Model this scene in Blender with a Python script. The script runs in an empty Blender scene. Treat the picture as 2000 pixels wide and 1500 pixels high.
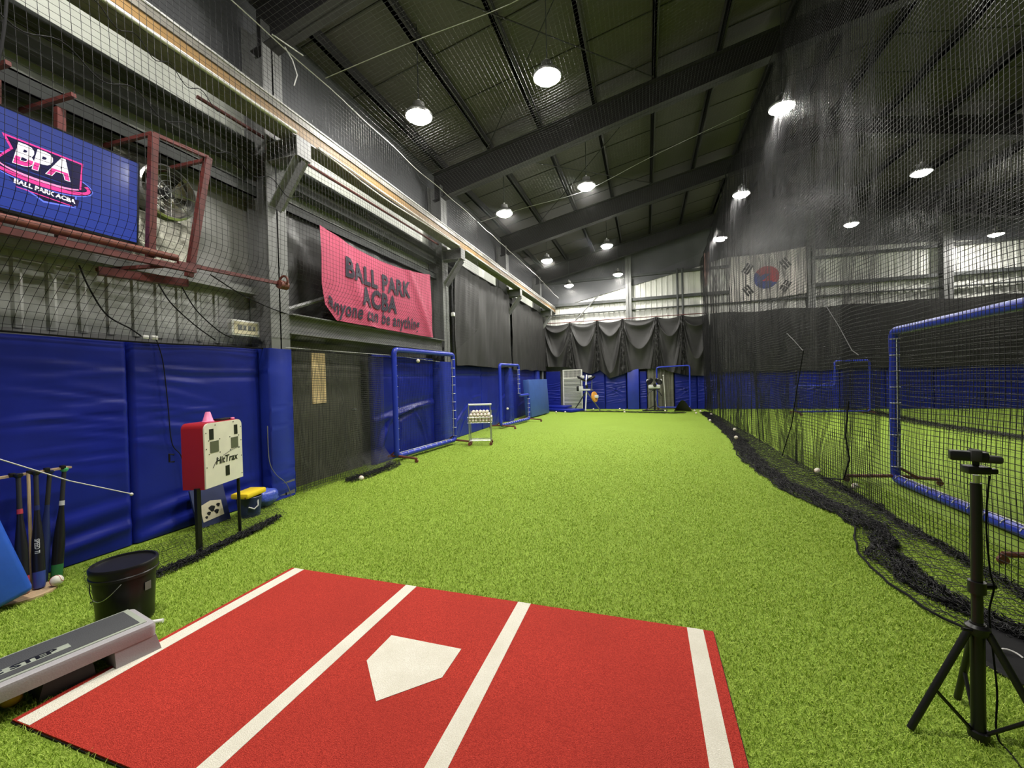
import bpy, bmesh, math, random
import numpy as np
from mathutils import Vector, Matrix

R = math.radians
rnd = random.Random(7)
RS = np.random.RandomState(11)
SC = bpy.context.scene
COL = SC.collection

# ------------------------------------------------------------------ camera, world, exposure
F_PX, CAM_H = 803.9, 1.446
YAW, PITCH, ROLL = 0.3155, -0.0131, -0.0252
cam_d = bpy.data.cameras.new('camera')
cam_d.sensor_fit = 'HORIZONTAL'
cam_d.sensor_width = 36.0
cam_d.lens = 36.0 * F_PX / 2000.0
cam_d.clip_start, cam_d.clip_end = 0.05, 200
cam = bpy.data.objects.new('camera', cam_d)
COL.objects.link(cam)
cs, sn = math.cos(YAW), math.sin(YAW)
right = Vector((cs, sn, 0)); fwd = Vector((-sn, cs, 0)); up = Vector((0, 0, 1))
fw = fwd * math.cos(PITCH) + up * math.sin(PITCH)
u2 = -fwd * math.sin(PITCH) + up * math.cos(PITCH)
cr, sr = math.cos(ROLL), math.sin(ROLL)
r3 = right * cr + u2 * sr
u3 = u2 * cr - right * sr
M = Matrix((r3, u3, -fw)).transposed().to_4x4()
M.translation = (0, 0, CAM_H)
cam.matrix_world = M
SC.camera = cam

w = bpy.data.worlds.new('world'); SC.world = w
w.use_nodes = True
w.node_tree.nodes['Background'].inputs[0].default_value = (0.5, 0.55, 0.6, 1)
w.node_tree.nodes['Background'].inputs[1].default_value = 0.05

SC.view_settings.view_transform = 'Standard'
SC.view_settings.look = 'None'
SC.view_settings.gamma = 1
SC.view_settings.use_curve_mapping = False
SC.view_settings.exposure = 0.0
SC.cycles.max_bounces = 8
SC.cycles.diffuse_bounces = 5
SC.cycles.sample_clamp_indirect = 6.0

LAMP_STRENGTH = 440.0

# ------------------------------------------------------------------ materials
def lin(c):
    if isinstance(c, str):
        c = c.lstrip('#')
        c = [int(c[i:i + 2], 16) / 255 for i in (0, 2, 4)]
        c = [x / 12.92 if x <= .04045 else ((x + .055) / 1.055) ** 2.4 for x in c]
    return tuple(c)

def mat(name, col, rough=.5, metal=0., var=0., vs=6., bump=0., bs=60., spec=.5, coat=0., emit=0., ecol=None, stretch=None, dark=None):
    m = bpy.data.materials.new(name)
    m.use_nodes = True
    nt = m.node_tree
    b = nt.nodes['Principled BSDF']
    c = lin(col)
    b.inputs['Base Color'].default_value = (*c, 1)
    b.inputs['Roughness'].default_value = rough
    b.inputs['Metallic'].default_value = metal
    b.inputs['Specular IOR Level'].default_value = spec
    b.inputs['Coat Weight'].default_value = coat
    if emit:
        b.inputs['Emission Color'].default_value = (*(lin(ecol) if ecol else c), 1)
        b.inputs['Emission Strength'].default_value = emit
    if var or bump:
        tc = nt.nodes.new('ShaderNodeTexCoord')
        src = tc.outputs['Object']
        if stretch:
            mp = nt.nodes.new('ShaderNodeMapping')
            mp.inputs['Scale'].default_value = stretch
            nt.links.new(src, mp.inputs[0]); src = mp.outputs[0]
        if var:
            n = nt.nodes.new('ShaderNodeTexNoise')
            n.inputs['Scale'].default_value = vs
            n.inputs['Detail'].default_value = 6
            nt.links.new(src, n.inputs['Vector'])
            rp = nt.nodes.new('ShaderNodeValToRGB')
            lo = lin(dark) if dark else tuple(x * (1 - var) for x in c)
            rp.color_ramp.elements[0].color = (*lo, 1)
            rp.color_ramp.elements[1].color = (*(min(1, x * (1 + var)) for x in c), 1)
            rp.color_ramp.elements[0].position = .3
            rp.color_ramp.elements[1].position = .7
            nt.links.new(n.outputs[0], rp.inputs[0])
            nt.links.new(rp.outputs[0], b.inputs['Base Color'])
        if bump:
            n2 = nt.nodes.new('ShaderNodeTexNoise')
            n2.inputs['Scale'].default_value = bs
            n2.inputs['Detail'].default_value = 4
            nt.links.new(src, n2.inputs['Vector'])
            bp = nt.nodes.new('ShaderNodeBump')
            bp.inputs['Strength'].default_value = bump
            bp.inputs['Distance'].default_value = .01
            nt.links.new(n2.outputs[0], bp.inputs['Height'])
            nt.links.new(bp.outputs[0], b.inputs['Normal'])
    return m

def two_scale(name, ca, cb, cc, s1, s2, rough, bump, bs):
    """colour from a fine and a coarse noise (turf, carpet pile)"""
    m = bpy.data.materials.new(name); m.use_nodes = True
    nt = m.node_tree; b = nt.nodes['Principled BSDF']
    b.inputs['Roughness'].default_value = rough
    b.inputs['Specular IOR Level'].default_value = .25
    tc = nt.nodes.new('ShaderNodeTexCoord')
    def noise(s, d):
        n = nt.nodes.new('ShaderNodeTexNoise'); n.inputs['Scale'].default_value = s; n.inputs['Detail'].default_value = d
        nt.links.new(tc.outputs['Object'], n.inputs['Vector']); return n.outputs[0]
    rp = nt.nodes.new('ShaderNodeValToRGB')
    rp.color_ramp.elements[0].position, rp.color_ramp.elements[1].position = .32, .68
    rp.color_ramp.elements[0].color = (*lin(ca), 1); rp.color_ramp.elements[1].color = (*lin(cb), 1)
    nt.links.new(noise(s1, 3), rp.inputs[0])
    mx = nt.nodes.new('ShaderNodeMix'); mx.data_type = 'RGBA'
    rg = nt.nodes.new('ShaderNodeMapRange')
    rg.inputs[1].default_value, rg.inputs[2].default_value, rg.inputs[3].default_value, rg.inputs[4].default_value = .35, .75, 0, .55
    nt.links.new(noise(s2, 4), rg.inputs[0])
    nt.links.new(rg.outputs[0], mx.inputs[0])
    nt.links.new(rp.outputs[0], mx.inputs[6]); mx.inputs[7].default_value = (*lin(cc), 1)
    nt.links.new(mx.outputs[2], b.inputs['Base Color'])
    bp = nt.nodes.new('ShaderNodeBump'); bp.inputs['Strength'].default_value = bump; bp.inputs['Distance'].default_value = .02
    nt.links.new(noise(bs, 3), bp.inputs['Height']); nt.links.new(bp.outputs[0], b.inputs['Normal'])
    return m

MT = dict(
    turf=two_scale('turf', (.17, .28, .022), (.43, .62, .08), (.26, .38, .036), 130, 1.1, .75, .9, 160),
    blade=two_scale('turf_blade', (.21, .31, .024), (.56, .72, .13), (.31, .43, .045), 300, 1.1, .55, 0, 10),
    redmat=two_scale('red_turf', (.42, .022, .014), (.80, .075, .048), (.44, .035, .022), 220, 1.3, .85, .8, 260),
    matwhite=two_scale('white_turf', (.72, .68, .56), (.88, .85, .75), (.66, .62, .5), 240, 6, .85, .5, 260),
    rubber=mat('black_rubber', (.008, .008, .009), .7, var=.3, vs=30, spec=.2),
    vinyl=mat('blue_vinyl', (.009, .018, .235), .36, var=.18, vs=1.6, bump=.10, bs=14, spec=.28),
    vinyl2=mat('bright_blue_vinyl', (.013, .029, .31), .40, var=.15, vs=2, bump=.08, bs=18),
    padblue=mat('slate_blue_vinyl', (.035, .085, .30), .5, var=.1, vs=4, bump=.1, bs=40),
    sleeve=mat('blue_foam_sleeve', (.02, .04, .42), .35, bump=.15, bs=30),
    skyblue=mat('light_blue_vinyl', (.03, .12, .62), .35, var=.12, vs=5, bump=.1, bs=25),
    net=mat('net_twine', (.008, .008, .009), .45, spec=.3),
    netgrey=mat('grey_net_twine', (.045, .046, .044), .5, spec=.5),
    rope=mat('black_rope', (.010, .010, .011), .9, spec=.2),
    whitecord=mat('white_cord', (.55, .55, .54), .6),
    steel=mat('grey_painted_steel', (.165, .168, .165), .5, var=.12, vs=4),
    steeldark=mat('dark_grey_steel', (.055, .060, .060), .55, var=.2, vs=4),
    rafter=mat('rafter_steel', (.018, .017, .018), .6, var=.2, vs=2),
    roof=mat('roof_panel', (.068, .060, .058), .55, var=.1, vs=.6),
    clad=mat('pale_cladding', (.47, .49, .44), .45, var=.1, vs=1.2),
    cladback=mat('back_cladding', (.66, .67, .62), .35, var=.12, vs=1.5, metal=.2),
    foil=mat('silver_foil_lining', (.42, .43, .41), .32, metal=.55, var=.2, vs=2, bump=.35, bs=5),
    greywall=mat('grey_sheet_wall', (.22, .22, .21), .5, var=.15, vs=2),
    darksheet=mat('dark_insulation_and_gable_panel', (.085, .088, .095), .5, var=.15, vs=1.5),
    tarp=mat('dark_plastic_sheet', (.055, .056, .055), .3, var=.3, vs=3, bump=.6, bs=6),
    drape=mat('black_drape', (.015, .0145, .014), .6, var=.25, vs=3, bump=.1, bs=60),
    ochre=mat('ochre_primer_steel', (.21, .125, .045), .6, var=.3, vs=5, stretch=(1, .15, 1)),
    beamgrey=mat('beam_flange_steel', (.19, .18, .16), .5, var=.25, vs=5),
    white=mat('white_paint', (.75, .75, .73), .4),
    whitepipe=mat('white_pipe', (.78, .77, .74), .35),
    redsteel=mat('red_primer_steel', (.11, .024, .021), .5, var=.3, vs=9),
    rust=mat('rust_steel', (.15, .045, .03), .6, var=.4, vs=12),
    black=mat('black_plastic', (.009, .009, .010), .38, spec=.35),
    blackmat=mat('matte_black', (.02, .02, .021), .65),
    chrome=mat('chrome', (.7, .7, .7), .2, metal=1),
    alu=mat('aluminium', (.55, .55, .54), .35, metal=.9),
    lens=mat('lamp_lens', (.9, .9, .9), .4, emit=LAMP_STRENGTH, ecol=(1., .965, .90)),
    pinkcloth=mat('pink_banner_cloth', (.46, .060, .125), .7, var=.1, vs=3, bump=.1, bs=200),
    ink=mat('dark_banner_ink', (.022, .016, .035), .7),
    hitred=mat('red_shell', (.34, .012, .018), .4),
    hitwhite=mat('cream_panel', (.72, .70, .58), .45, var=.05, vs=8),
    olive=mat('olive_window', (.10, .105, .075), .3),
    pink=mat('pink_plastic', (.85, .22, .42), .45),
    yellow=mat('yellow_plastic', (.85, .62, .02), .4),
    navy=mat('navy_plastic', (.02, .03, .10), .35),
    board=mat('cream_board', (.68, .62, .45), .6, var=.1, vs=10),
    bluebag=mat('blue_plastic_bag', (.06, .10, .50), .2, bump=.8, bs=25),
    wood=mat('pale_wood', (.50, .36, .21), .55, var=.3, vs=6, stretch=(8, 1, 1)),
    ball=mat('baseball_leather', (.74, .70, .60), .55, var=.12, vs=20),
    seam=mat('red_stitch', (.5, .05, .04), .7),
    batblack=mat('bat_black', (.014, .014, .017), .28),
    batnavy=mat('bat_navy', (.02, .03, .12), .3),
    batblue=mat('bat_blue', (.04, .07, .30), .3),
    batgreen=mat('bat_green', (.04, .22, .07), .35),
    knobgreen=mat('knob_green', (.12, .62, .28), .4),
    batred=mat('bat_red', (.5, .05, .07), .35),
    stepgrey=mat('grey_step_plastic', (.36, .345, .36), .4, bump=.12, bs=150),
    steptop=mat('charcoal_step_pad', (.05, .052, .056), .7, bump=.3, bs=260),
    steptrim=mat('sage_step_trim', (.30, .33, .27), .6),
    yball=mat('yellow_ball', (.75, .46, .05), .6),
    bezel=mat('tv_bezel', (.008, .008, .009), .3),
    locker=mat('white_grid_steel', (.74, .73, .68), .45),
    orange=mat('orange_wheel', (.72, .33, .05), .5),
    lightgrey=mat('light_grey_plastic', (.60, .60, .60), .4),
    flagwhite=mat('white_flag_cloth', (.75, .71, .68), .75),
    flagred=mat('red_flag_dye', (.50, .02, .035), .75),
    flagblue=mat('blue_flag_dye', (.02, .045, .25), .75),
    flagblack=mat('black_flag_dye', (.015, .015, .015), .75),
    pinkflag=mat('pale_pink_cloth', (.55, .33, .30), .75),
    grille=mat('wire_grille', (.32, .33, .32), .3, metal=.9),
    fanblade=mat('fan_blade', (.50, .46, .42), .3, metal=.7),
    film=mat('crinkled_film', (.17, .17, .135), .22, metal=.5, bump=.9, bs=9, var=.4, vs=4),
    doorgrey=mat('olive_grey_door', (.15, .145, .115), .5, var=.2, vs=3),
    doorglow=mat('warm_door_glow', (.6, .5, .3), .3, emit=.35, ecol=(1., .72, .30)),  # weak emission imitating a yellowish glow at the doorway
    screen=None,
)

def tv_screen():
    m = bpy.data.materials.new('tv_picture'); m.use_nodes = True
    nt = m.node_tree; b = nt.nodes['Principled BSDF']
    b.inputs['Base Color'].default_value = (.01, .012, .03, 1); b.inputs['Roughness'].default_value = .12
    tc = nt.nodes.new('ShaderNodeTexCoord'); sp = nt.nodes.new('ShaderNodeSeparateXYZ')
    nt.links.new(tc.outputs['Object'], sp.inputs[0])
    mr = nt.nodes.new('ShaderNodeMapRange'); mr.inputs[1].default_value = -.1; mr.inputs[2].default_value = .75
    nt.links.new(sp.outputs[2], mr.inputs[0])
    rp = nt.nodes.new('ShaderNodeValToRGB')
    rp.color_ramp.elements[0].color = (.030, .058, .36, 1); rp.color_ramp.elements[1].color = (.055, .075, .27, 1)
    nt.links.new(mr.outputs[0], rp.inputs[0])
    nt.links.new(rp.outputs[0], b.inputs['Emission Color']); b.inputs['Emission Strength'].default_value = .9
    return m
MT['screen'] = tv_screen()
MT['e_pink'] = mat('tv_pink', (.3, .02, .12), .2, emit=.9, ecol=(.95, .06, .32))
MT['e_lpink'] = mat('tv_light_pink', (.3, .1, .2), .2, emit=.9, ecol=(1., .35, .65))
MT['e_white'] = mat('tv_white', (.3, .3, .3), .2, emit=1.0, ecol=(1., .93, 1.))
MT['e_navy'] = mat('tv_navy', (.01, .01, .03), .2, emit=.9, ecol=(.012, .010, .045))
MT['e_blue'] = mat('tv_glow_blue', (.05, .08, .3), .2, emit=.9, ecol=(.16, .22, .95))

# ------------------------------------------------------------------ mesh builder
ORG = {}

class MB:
    def __init__(s):
        s.v, s.f, s.n = [], [], 0
    def add(s, vs, fs):
        vs = np.asarray(vs, float).reshape(-1, 3)
        s.v.append(vs)
        s.f += [tuple(i + s.n for i in f) for f in fs]
        s.n += len(vs)
        return s
    def box(s, c, size, rot=None, bev=0., seg=2):
        bm = bmesh.new()
        bmesh.ops.create_cube(bm, size=1)
        for v in bm.verts:
            v.co = Vector((v.co.x * size[0], v.co.y * size[1], v.co.z * size[2]))
        if bev:
            bmesh.ops.bevel(bm, geom=list(bm.edges), offset=bev, segments=seg, affect='EDGES', profile=.5)
        if rot is not None:
            Rm = rot if isinstance(rot, Matrix) else Matrix.Rotation(rot, 3, 'Z')
            for v in bm.verts: v.co = Rm @ v.co
        bm.verts.index_update()
        vs = [(v.co.x + c[0], v.co.y + c[1], v.co.z + c[2]) for v in bm.verts]
        fs = [tuple(v.index for v in f.verts) for f in bm.faces]
        bm.free()
        return s.add(vs, fs)
    def box2(s, a, b, bev=0.):
        c = [(a[i] + b[i]) / 2 for i in range(3)]
        return s.box(c, [abs(b[i] - a[i]) for i in range(3)], bev=bev)
    def tube(s, pts, r, n=8, closed=False, caps=True):
        P = [Vector(p) for p in pts]
        k = len(P)
        rr = r if hasattr(r, '__len__') else [r] * k
        T = []
        for i in range(k):
            a = P[i - 1] if (i > 0 or closed) else P[i]
            b = P[(i + 1) % k] if (i < k - 1 or closed) else P[i]
            t = (b - a)
            T.append(t.normalized() if t.length > 1e-9 else Vector((0, 0, 1)))
        ref = Vector((0, 0, 1)) if abs(T[0].z) < .9 else Vector((1, 0, 0))
        N = T[0].cross(ref).normalized()
        vs = []
        for i in range(k):
            N = (N - T[i] * N.dot(T[i]))
            N = N.normalized() if N.length > 1e-6 else T[i].orthogonal().normalized()
            B = T[i].cross(N)
            for j in range(n):
                a = 2 * math.pi * j / n
                vs.append(P[i] + (N * math.cos(a) + B * math.sin(a)) * rr[i])
        fs = []
        for i in range(k if closed else k - 1):
            i2 = (i + 1) % k
            for j in range(n):
                fs.append((i * n + j, i * n + (j + 1) % n, i2 * n + (j + 1) % n, i2 * n + j))
        if caps and not closed:
            fs.append(tuple(reversed(range(n)))); fs.append(tuple(range((k - 1) * n, k * n)))
        return s.add([tuple(v) for v in vs], fs)
    def lathe(s, c, prof, n=24, rot=None, cap=True):
        vs, fs = [], []
        for (r, z) in prof:
            for j in range(n):
                a = 2 * math.pi * j / n
                p = Vector((r * math.cos(a), r * math.sin(a), z))
                if rot is not None: p = rot @ p
                vs.append((p.x + c[0], p.y + c[1], p.z + c[2]))
        for i in range(len(prof) - 1):
            for j in range(n):
                fs.append((i * n + j, i * n + (j + 1) % n, (i + 1) * n + (j + 1) % n, (i + 1) * n + j))
        if cap:
            if prof[0][0] > 1e-6: fs.append(tuple(reversed(range(n))))
            if prof[-1][0] > 1e-6: fs.append(tuple(range((len(prof) - 1) * n, len(prof) * n)))
        return s.add(vs, fs)
    def sphere(s, c, r, n=12, m=8, sq=1.):
        pr = [(r * math.sin(math.pi * i / m), -r * sq * math.cos(math.pi * i / m)) for i in range(m + 1)]
        pr[0] = (1e-5, pr[0][1]); pr[-1] = (1e-5, pr[-1][1])
        return s.lathe(c, pr, n)
    def prism(s, poly, o, ax, ay, d):
        """polygon (2D) in the frame o + ax*u + ay*v, extruded by vector d"""
        o, ax, ay, d = Vector(o), Vector(ax), Vector(ay), Vector(d)
        a = [o + ax * u + ay * v for u, v in poly]
        vs = a + [p + d for p in a]
        n = len(poly)
        fs = [tuple(reversed(range(n))), tuple(range(n, 2 * n))]
        fs += [(i, (i + 1) % n, n + (i + 1) % n, n + i) for i in range(n)]
        return s.add([tuple(p) for p in vs], fs)
    def grid(s, X, Y, Z):
        nu, nv = X.shape
        vs = np.stack([X, Y, Z], -1).reshape(-1, 3)
        idx = np.arange(nu * nv).reshape(nu, nv)
        q = np.stack([idx[:-1, :-1], idx[1:, :-1], idx[1:, 1:], idx[:-1, 1:]], -1).reshape(-1, 4)
        return s.add(vs, [tuple(int(i) for i in r_) for r_ in q])

def mk(name, mb, m, parent=None, sm=38, org=None):
    vs = np.concatenate(mb.v)
    if parent is not None:
        o = ORG[parent.name]
    elif org is not None:
        o = np.array(org, float)
    else:
        lo, hi = vs.min(0), vs.max(0)
        o = np.array([(lo[0] + hi[0]) / 2, (lo[1] + hi[1]) / 2, lo[2]])
    me = bpy.data.meshes.new(name)
    me.from_pydata([tuple(p) for p in (vs - o)], [], mb.f)
    me.validate(); me.update()
    if sm:
        me.shade_smooth(); me.set_sharp_from_angle(angle=R(sm))
    me.materials.append(MT[m] if isinstance(m, str) else m)
    ob = bpy.data.objects.new(name, me)
    COL.objects.link(ob)
    if parent is not None: ob.parent = parent
    else: ob.location = o
    ORG[ob.name] = o
    return ob

def np_mesh(name, V, Fq, m, parent=None, org=(0, 0, 0), nper=4):
    o = ORG[parent.name] if parent is not None else np.array(org, float)
    me = bpy.data.meshes.new(name)
    me.vertices.add(len(V)); me.vertices.foreach_set('co', (V - o).astype(np.float32).ravel())
    me.loops.add(Fq.size); me.loops.foreach_set('vertex_index', Fq.astype(np.int32).ravel())
    me.polygons.add(len(Fq)); me.polygons.foreach_set('loop_start', (np.arange(len(Fq)) * nper).astype(np.int32))
    me.update(calc_edges=True)
    me.shade_smooth()
    me.materials.append(MT[m])
    ob = bpy.data.objects.new(name, me); COL.objects.link(ob)
    if parent is not None: ob.parent = parent
    else: ob.location = o
    ORG[ob.name] = o
    return ob

def tag(o, label=None, cat=None, group=None, kind=None):
    if label: o['label'] = label
    if cat: o['category'] = cat
    if group: o['group'] = group
    if kind: o['kind'] = kind
    return o

def thing(name, label, cat, loc, group=None):
    o = bpy.data.objects.new(name, None); COL.objects.link(o)
    o.empty_display_size = .1
    o.location = loc
    ORG[o.name] = np.array(loc, float)
    return tag(o, label, cat, group)

def struct(name, mb, m, sm=38):
    return tag(mk(name, mb, m, sm=sm), kind='structure')

def copy_tree(o, loc=None, rot=None, parent=None):
    c = o.copy(); COL.objects.link(c)
    if parent is not None: c.parent = parent
    if loc is not None: c.location = loc
    if rot is not None: c.rotation_euler = rot
    for ch in list(o.children): copy_tree(ch, parent=c)
    return c

def text_mb(s, size, fn, bold=0., shear=0., sx=1., depth=0., maxlen=None, align='CENTER', space=1.):
    """text outlines as faces; fn maps local (u, v) to a point in space"""
    cu = bpy.data.curves.new('lettering', 'FONT')
    cu.body = s; cu.size = size; cu.shear = shear; cu.offset = bold; cu.align_x = align; cu.align_y = 'CENTER'
    cu.resolution_u = 3; cu.space_character = space
    ob = bpy.data.objects.new('lettering', cu); COL.objects.link(ob)
    dg = bpy.context.evaluated_depsgraph_get()
    me = bpy.data.meshes.new_from_object(ob.evaluated_get(dg))
    bm = bmesh.new(); bm.from_mesh(me)
    bmesh.ops.triangulate(bm, faces=bm.faces)
    if maxlen:
        for _ in range(4):
            es = [e for e in bm.edges if e.calc_length() > maxlen]
            if not es: break
            bmesh.ops.subdivide_edges(bm, edges=es, cuts=1)
            bmesh.ops.triangulate(bm, faces=bm.faces)
    bm.verts.index_update()
    mb = MB()
    mb.add([fn(v.co.x * sx, v.co.y) for v in bm.verts], [tuple(v.index for v in f.verts) for f in bm.faces])
    bm.free()
    bpy.data.objects.remove(ob); bpy.data.curves.remove(cu); bpy.data.meshes.remove(me)
    return mb

def smooth1(t):
    t = np.clip(t, 0, 1); return t * t * (3 - 2 * t)

def wob(n_, scale, amp, seed):
    """smooth pseudo random field of two variables"""
    rs = np.random.RandomState(seed)
    ks = [(rs.randn(2) * scale, rs.rand() * 6.28, rs.rand() + .4) for _ in range(n_)]
    tot = sum(k[2] for k in ks)
    return lambda u, v: amp * sum(k[2] * np.sin(k[0][0] * u + k[0][1] * v + k[1]) for k in ks) / tot

# netting: strands as real twine
def strands(P, r, sides=3):
    """P: (lines, nodes, 3) -> tube vertices and quads"""
    L, n, _ = P.shape
    T = np.empty_like(P)
    T[:, 1:-1] = P[:, 2:] - P[:, :-2]; T[:, 0] = P[:, 1] - P[:, 0]; T[:, -1] = P[:, -1] - P[:, -2]
    T /= np.linalg.norm(T, axis=-1, keepdims=True) + 1e-9
    ref = np.where(np.abs(T[..., 2:3]) < .8, np.array([0, 0, 1.]), np.array([1., 0, 0]))
    N = np.cross(T, ref); N /= np.linalg.norm(N, axis=-1, keepdims=True) + 1e-9
    B = np.cross(T, N)
    V = np.stack([P + r * (N * math.cos(2 * math.pi * j / sides) + B * math.sin(2 * math.pi * j / sides)) for j in range(sides)], 2)
    idx = np.arange(L * n * sides).reshape(L, n, sides)
    a = idx[:, :-1]; b = idx[:, 1:]
    q = np.stack([a, np.roll(a, -1, 2), np.roll(b, -1, 2), b], -1).reshape(-1, 4)
    return V.reshape(-1, 3), q

def net_mesh(name, fn, U, V, r, m='net', parent=None, jitter=0., seed=1):
    uu, vv = np.meshgrid(U, V, indexing='ij')
    P = np.stack(fn(uu, vv), -1)
    if jitter:
        P = P + np.random.RandomState(seed).randn(*P.shape) * jitter
    v1, q1 = strands(P, r)
    v2, q2 = strands(np.swapaxes(P, 0, 1), r)
    return np_mesh(name, np.concatenate([v1, v2]), np.concatenate([q1, q2 + len(v1)]), m, parent,
                   org=P.reshape(-1, 3).min(0) if parent is None else (0, 0, 0))

def path_fn(pts):
    P = np.array(pts, float)
    d = np.concatenate([[0], np.cumsum(np.linalg.norm(np.diff(P[:, :2], axis=0), axis=1))])
    def f(s):
        s = np.clip(s, 0, d[-1])
        return np.interp(s, d, P[:, 0]), np.interp(s, d, P[:, 1])
    return f, d[-1]

def bunch(name, pts, width, height, parent, dens=40, step=.03, r=.0022, m='net', seed=3, jit=.012):
    """a strip of net gathered up and lying crumpled on the floor along a path"""
    f, L = path_fn(pts)
    rs = np.random.RandomState(seed)
    w1 = wob(6, 5, 1, seed); w2 = wob(6, 9, 1, seed + 1)
    def fn(u, v):
        x, y = f(u); x2, y2 = f(u + .05); x1, y1 = f(u - .05)
        tx, ty = x2 - x1, y2 - y1; l = np.hypot(tx, ty) + 1e-6
        nx, ny = -ty / l, tx / l
        wd = width * (.75 + .35 * w1(u, 0 * u))
        o = (v - .5) * wd + .06 * w1(u * 1.3, v) + .05 * w2(u, 2 * v)
        z = .012 + height * np.sin(np.pi * np.clip(v, 0, 1)) ** .6 * (.55 + .45 * w2(u * 1.2, 5 * v))
        return x + nx * o, y + ny * o, np.maximum(z, .006)
    ob = net_mesh(name, fn, np.arange(0, L, step), np.linspace(0, 1, dens), r, m, parent, jitter=jit, seed=seed)
    me = ob.data
    co = np.empty(len(me.vertices) * 3, np.float32); me.vertices.foreach_get('co', co)
    co = co.reshape(-1, 3); oz = ORG[ob.name][2]
    co[:, 2] = np.maximum(co[:, 2], .003 - oz); me.vertices.foreach_set('co', co.ravel()); me.update()
    return ob

# ------------------------------------------------------------------ the hall
XL, XR, YF, YB = -4.75, 14.75, -6.0, 18.95
RIDGE = 5.0
def roof_z(x): return 7.35 + .2 * x if x <= RIDGE else 7.35 + .2 * (2 * RIDGE - x)

mb = MB(); mb.box2((XL - .1, YF - .1, -.12), (XR + .1, YB + .1, 0)); struct('floor', mb, 'turf', sm=0)

def ribbed(axis, fixed, a0, a1, z0, z1f, pitch, depth, face, thick=.06):
    """corrugated sheet: runs along axis from a0 to a1; z1f gives the top"""
    n = int((a1 - a0) / pitch)
    pr = []
    for i in range(n + 1):
        a = a0 + i * (a1 - a0) / n
        for da, d in ((0, 0), (.35, 0), (.45, 1), (.62, 1), (.72, 0)):
            aa = a + da * (a1 - a0) / n
            if aa <= a1: pr.append((aa, d * depth))
    pr.append((a1, 0))
    vs, fs = [], []
    for a, d in pr:
        for off in (d, -thick):
            for top in (0, 1):
                z = z1f(a) if top else z0
                p = fixed + face * off
                vs.append((p, a, z) if axis == 'y' else (a, p, z))
    for i in range(len(pr) - 1):
        a, b = i * 4, (i + 1) * 4
        fs += [(a, b, b + 1, a + 1), (a + 2, a + 3, b + 3, b + 2), (a + 1, b + 1, b + 3, a + 3), (a, a + 2, b + 2, b)]
    fs += [(0, 1, 3, 2)]
    e = (len(pr) - 1) * 4
    fs += [(e, e + 2, e + 3, e + 1)]
    return MB().add(vs, fs)

# left wall: foil lined strip, grey sheet, pale light strip, grey sheet above the runway
mb = MB(); mb.box2((XL - .1, YF, 0), (XL, YB, 1.95)); struct('wall_left', mb, 'greywall', sm=0)
o = ribbed('y', XL, YF, 4.0, 1.95, lambda a: 2.62, .2, .010, 1); struct('wall_left.001', o, 'foil', sm=0)
mb = MB(); mb.box2((XL - .1, YF, 2.62), (XL, 4.0, 3.84)); struct('wall_left.002', mb, 'greywall', sm=0)
mb = MB(); mb.box2((XL - .1, 4.0, 1.95), (XL, YB, 3.84)); struct('wall_left.003', mb, 'greywall', sm=0)
o = ribbed('y', XL, YF, YB, 3.84, lambda a: 5.0, .9, .012, 1); struct('wall_left.004', o, 'clad', sm=0)
mb = MB(); mb.box2((XL - .1, YF, 5.0), (XL, YB, roof_z(XL) + .15)); struct('wall_left.005', mb, 'darksheet', sm=0)
# back wall
mb = MB(); mb.box2((XL, YB, 0), (XR, YB + .12, 2.2)); struct('wall_back', mb, 'greywall', sm=0)
o = ribbed('x', YB, XL, XR, 2.2, lambda a: roof_z(a) + .1, .22, .03, -1); struct('wall_back.001', o, 'cladback', sm=0)
mb = MB(); pts = [(XL, 4.45), (-3.0, 4.86), (2.2, 5.95), (3.2, 6.20), (6.3, 6.15), (10, 6.0), (XR, 5.6)]  # dark panel added in place of the dense far net hiding the gable
mb.prism(pts + [(XR, roof_z(XR) + .1), (RIDGE, roof_z(RIDGE) + .1), (XL, roof_z(XL) + .1)], (0, YB - .075, 0), (1, 0, 0), (0, 0, 1), (0, .03, 0)); struct('gable_dark_panel', mb, 'darksheet', sm=0)
# the far side and the wall behind the photographer
mb = MB(); mb.box2((XR, YF, 0), (XR + .1, YB, roof_z(XR) + .15)); struct('wall_right', mb, 'greywall', sm=0)
mb = MB(); mb.prism([(XL, 0), (XR, 0), (XR, roof_z(XR) + .1), (RIDGE, roof_z(RIDGE) + .1), (XL, roof_z(XL) + .1)], (0, YF - .1, 0), (1, 0, 0), (0, 0, 1), (0, .1, 0))
struct('wall_front', mb, 'greywall', sm=0)
# roof
mb = MB()
for x0, x1 in ((XL - .1, RIDGE), (RIDGE, XR + .1)):
    mb.prism([(x0, roof_z(x0)), (x1, roof_z(x1)), (x1, roof_z(x1) + .12), (x0, roof_z(x0) + .12)], (0, YF - .1, 0), (1, 0, 0), (0, 0, 1), (0, YB - YF + .2, 0))
struct('ceiling', mb, 'roof', sm=0)
# panel joints across the roof: thin ridges of the sheets, run along x
# purlins
px_ = [-4.35, -3.2, -2.05, -.9, .25, 1.4, 2.55, 3.7, 4.8, 6.0, 7.2, 8.4, 9.6, 10.8, 12.0, 13.2]
for x in px_:
    z = roof_z(x); mb = MB()
    mb.box2((x - .035, YF, z - .20), (x + .035, YB, z - .003))
    mb.box2((x - .035, YF, z - .20), (x + .07, YB, z - .185))
    struct('purlin', mb, 'rafter', sm=0)
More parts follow.
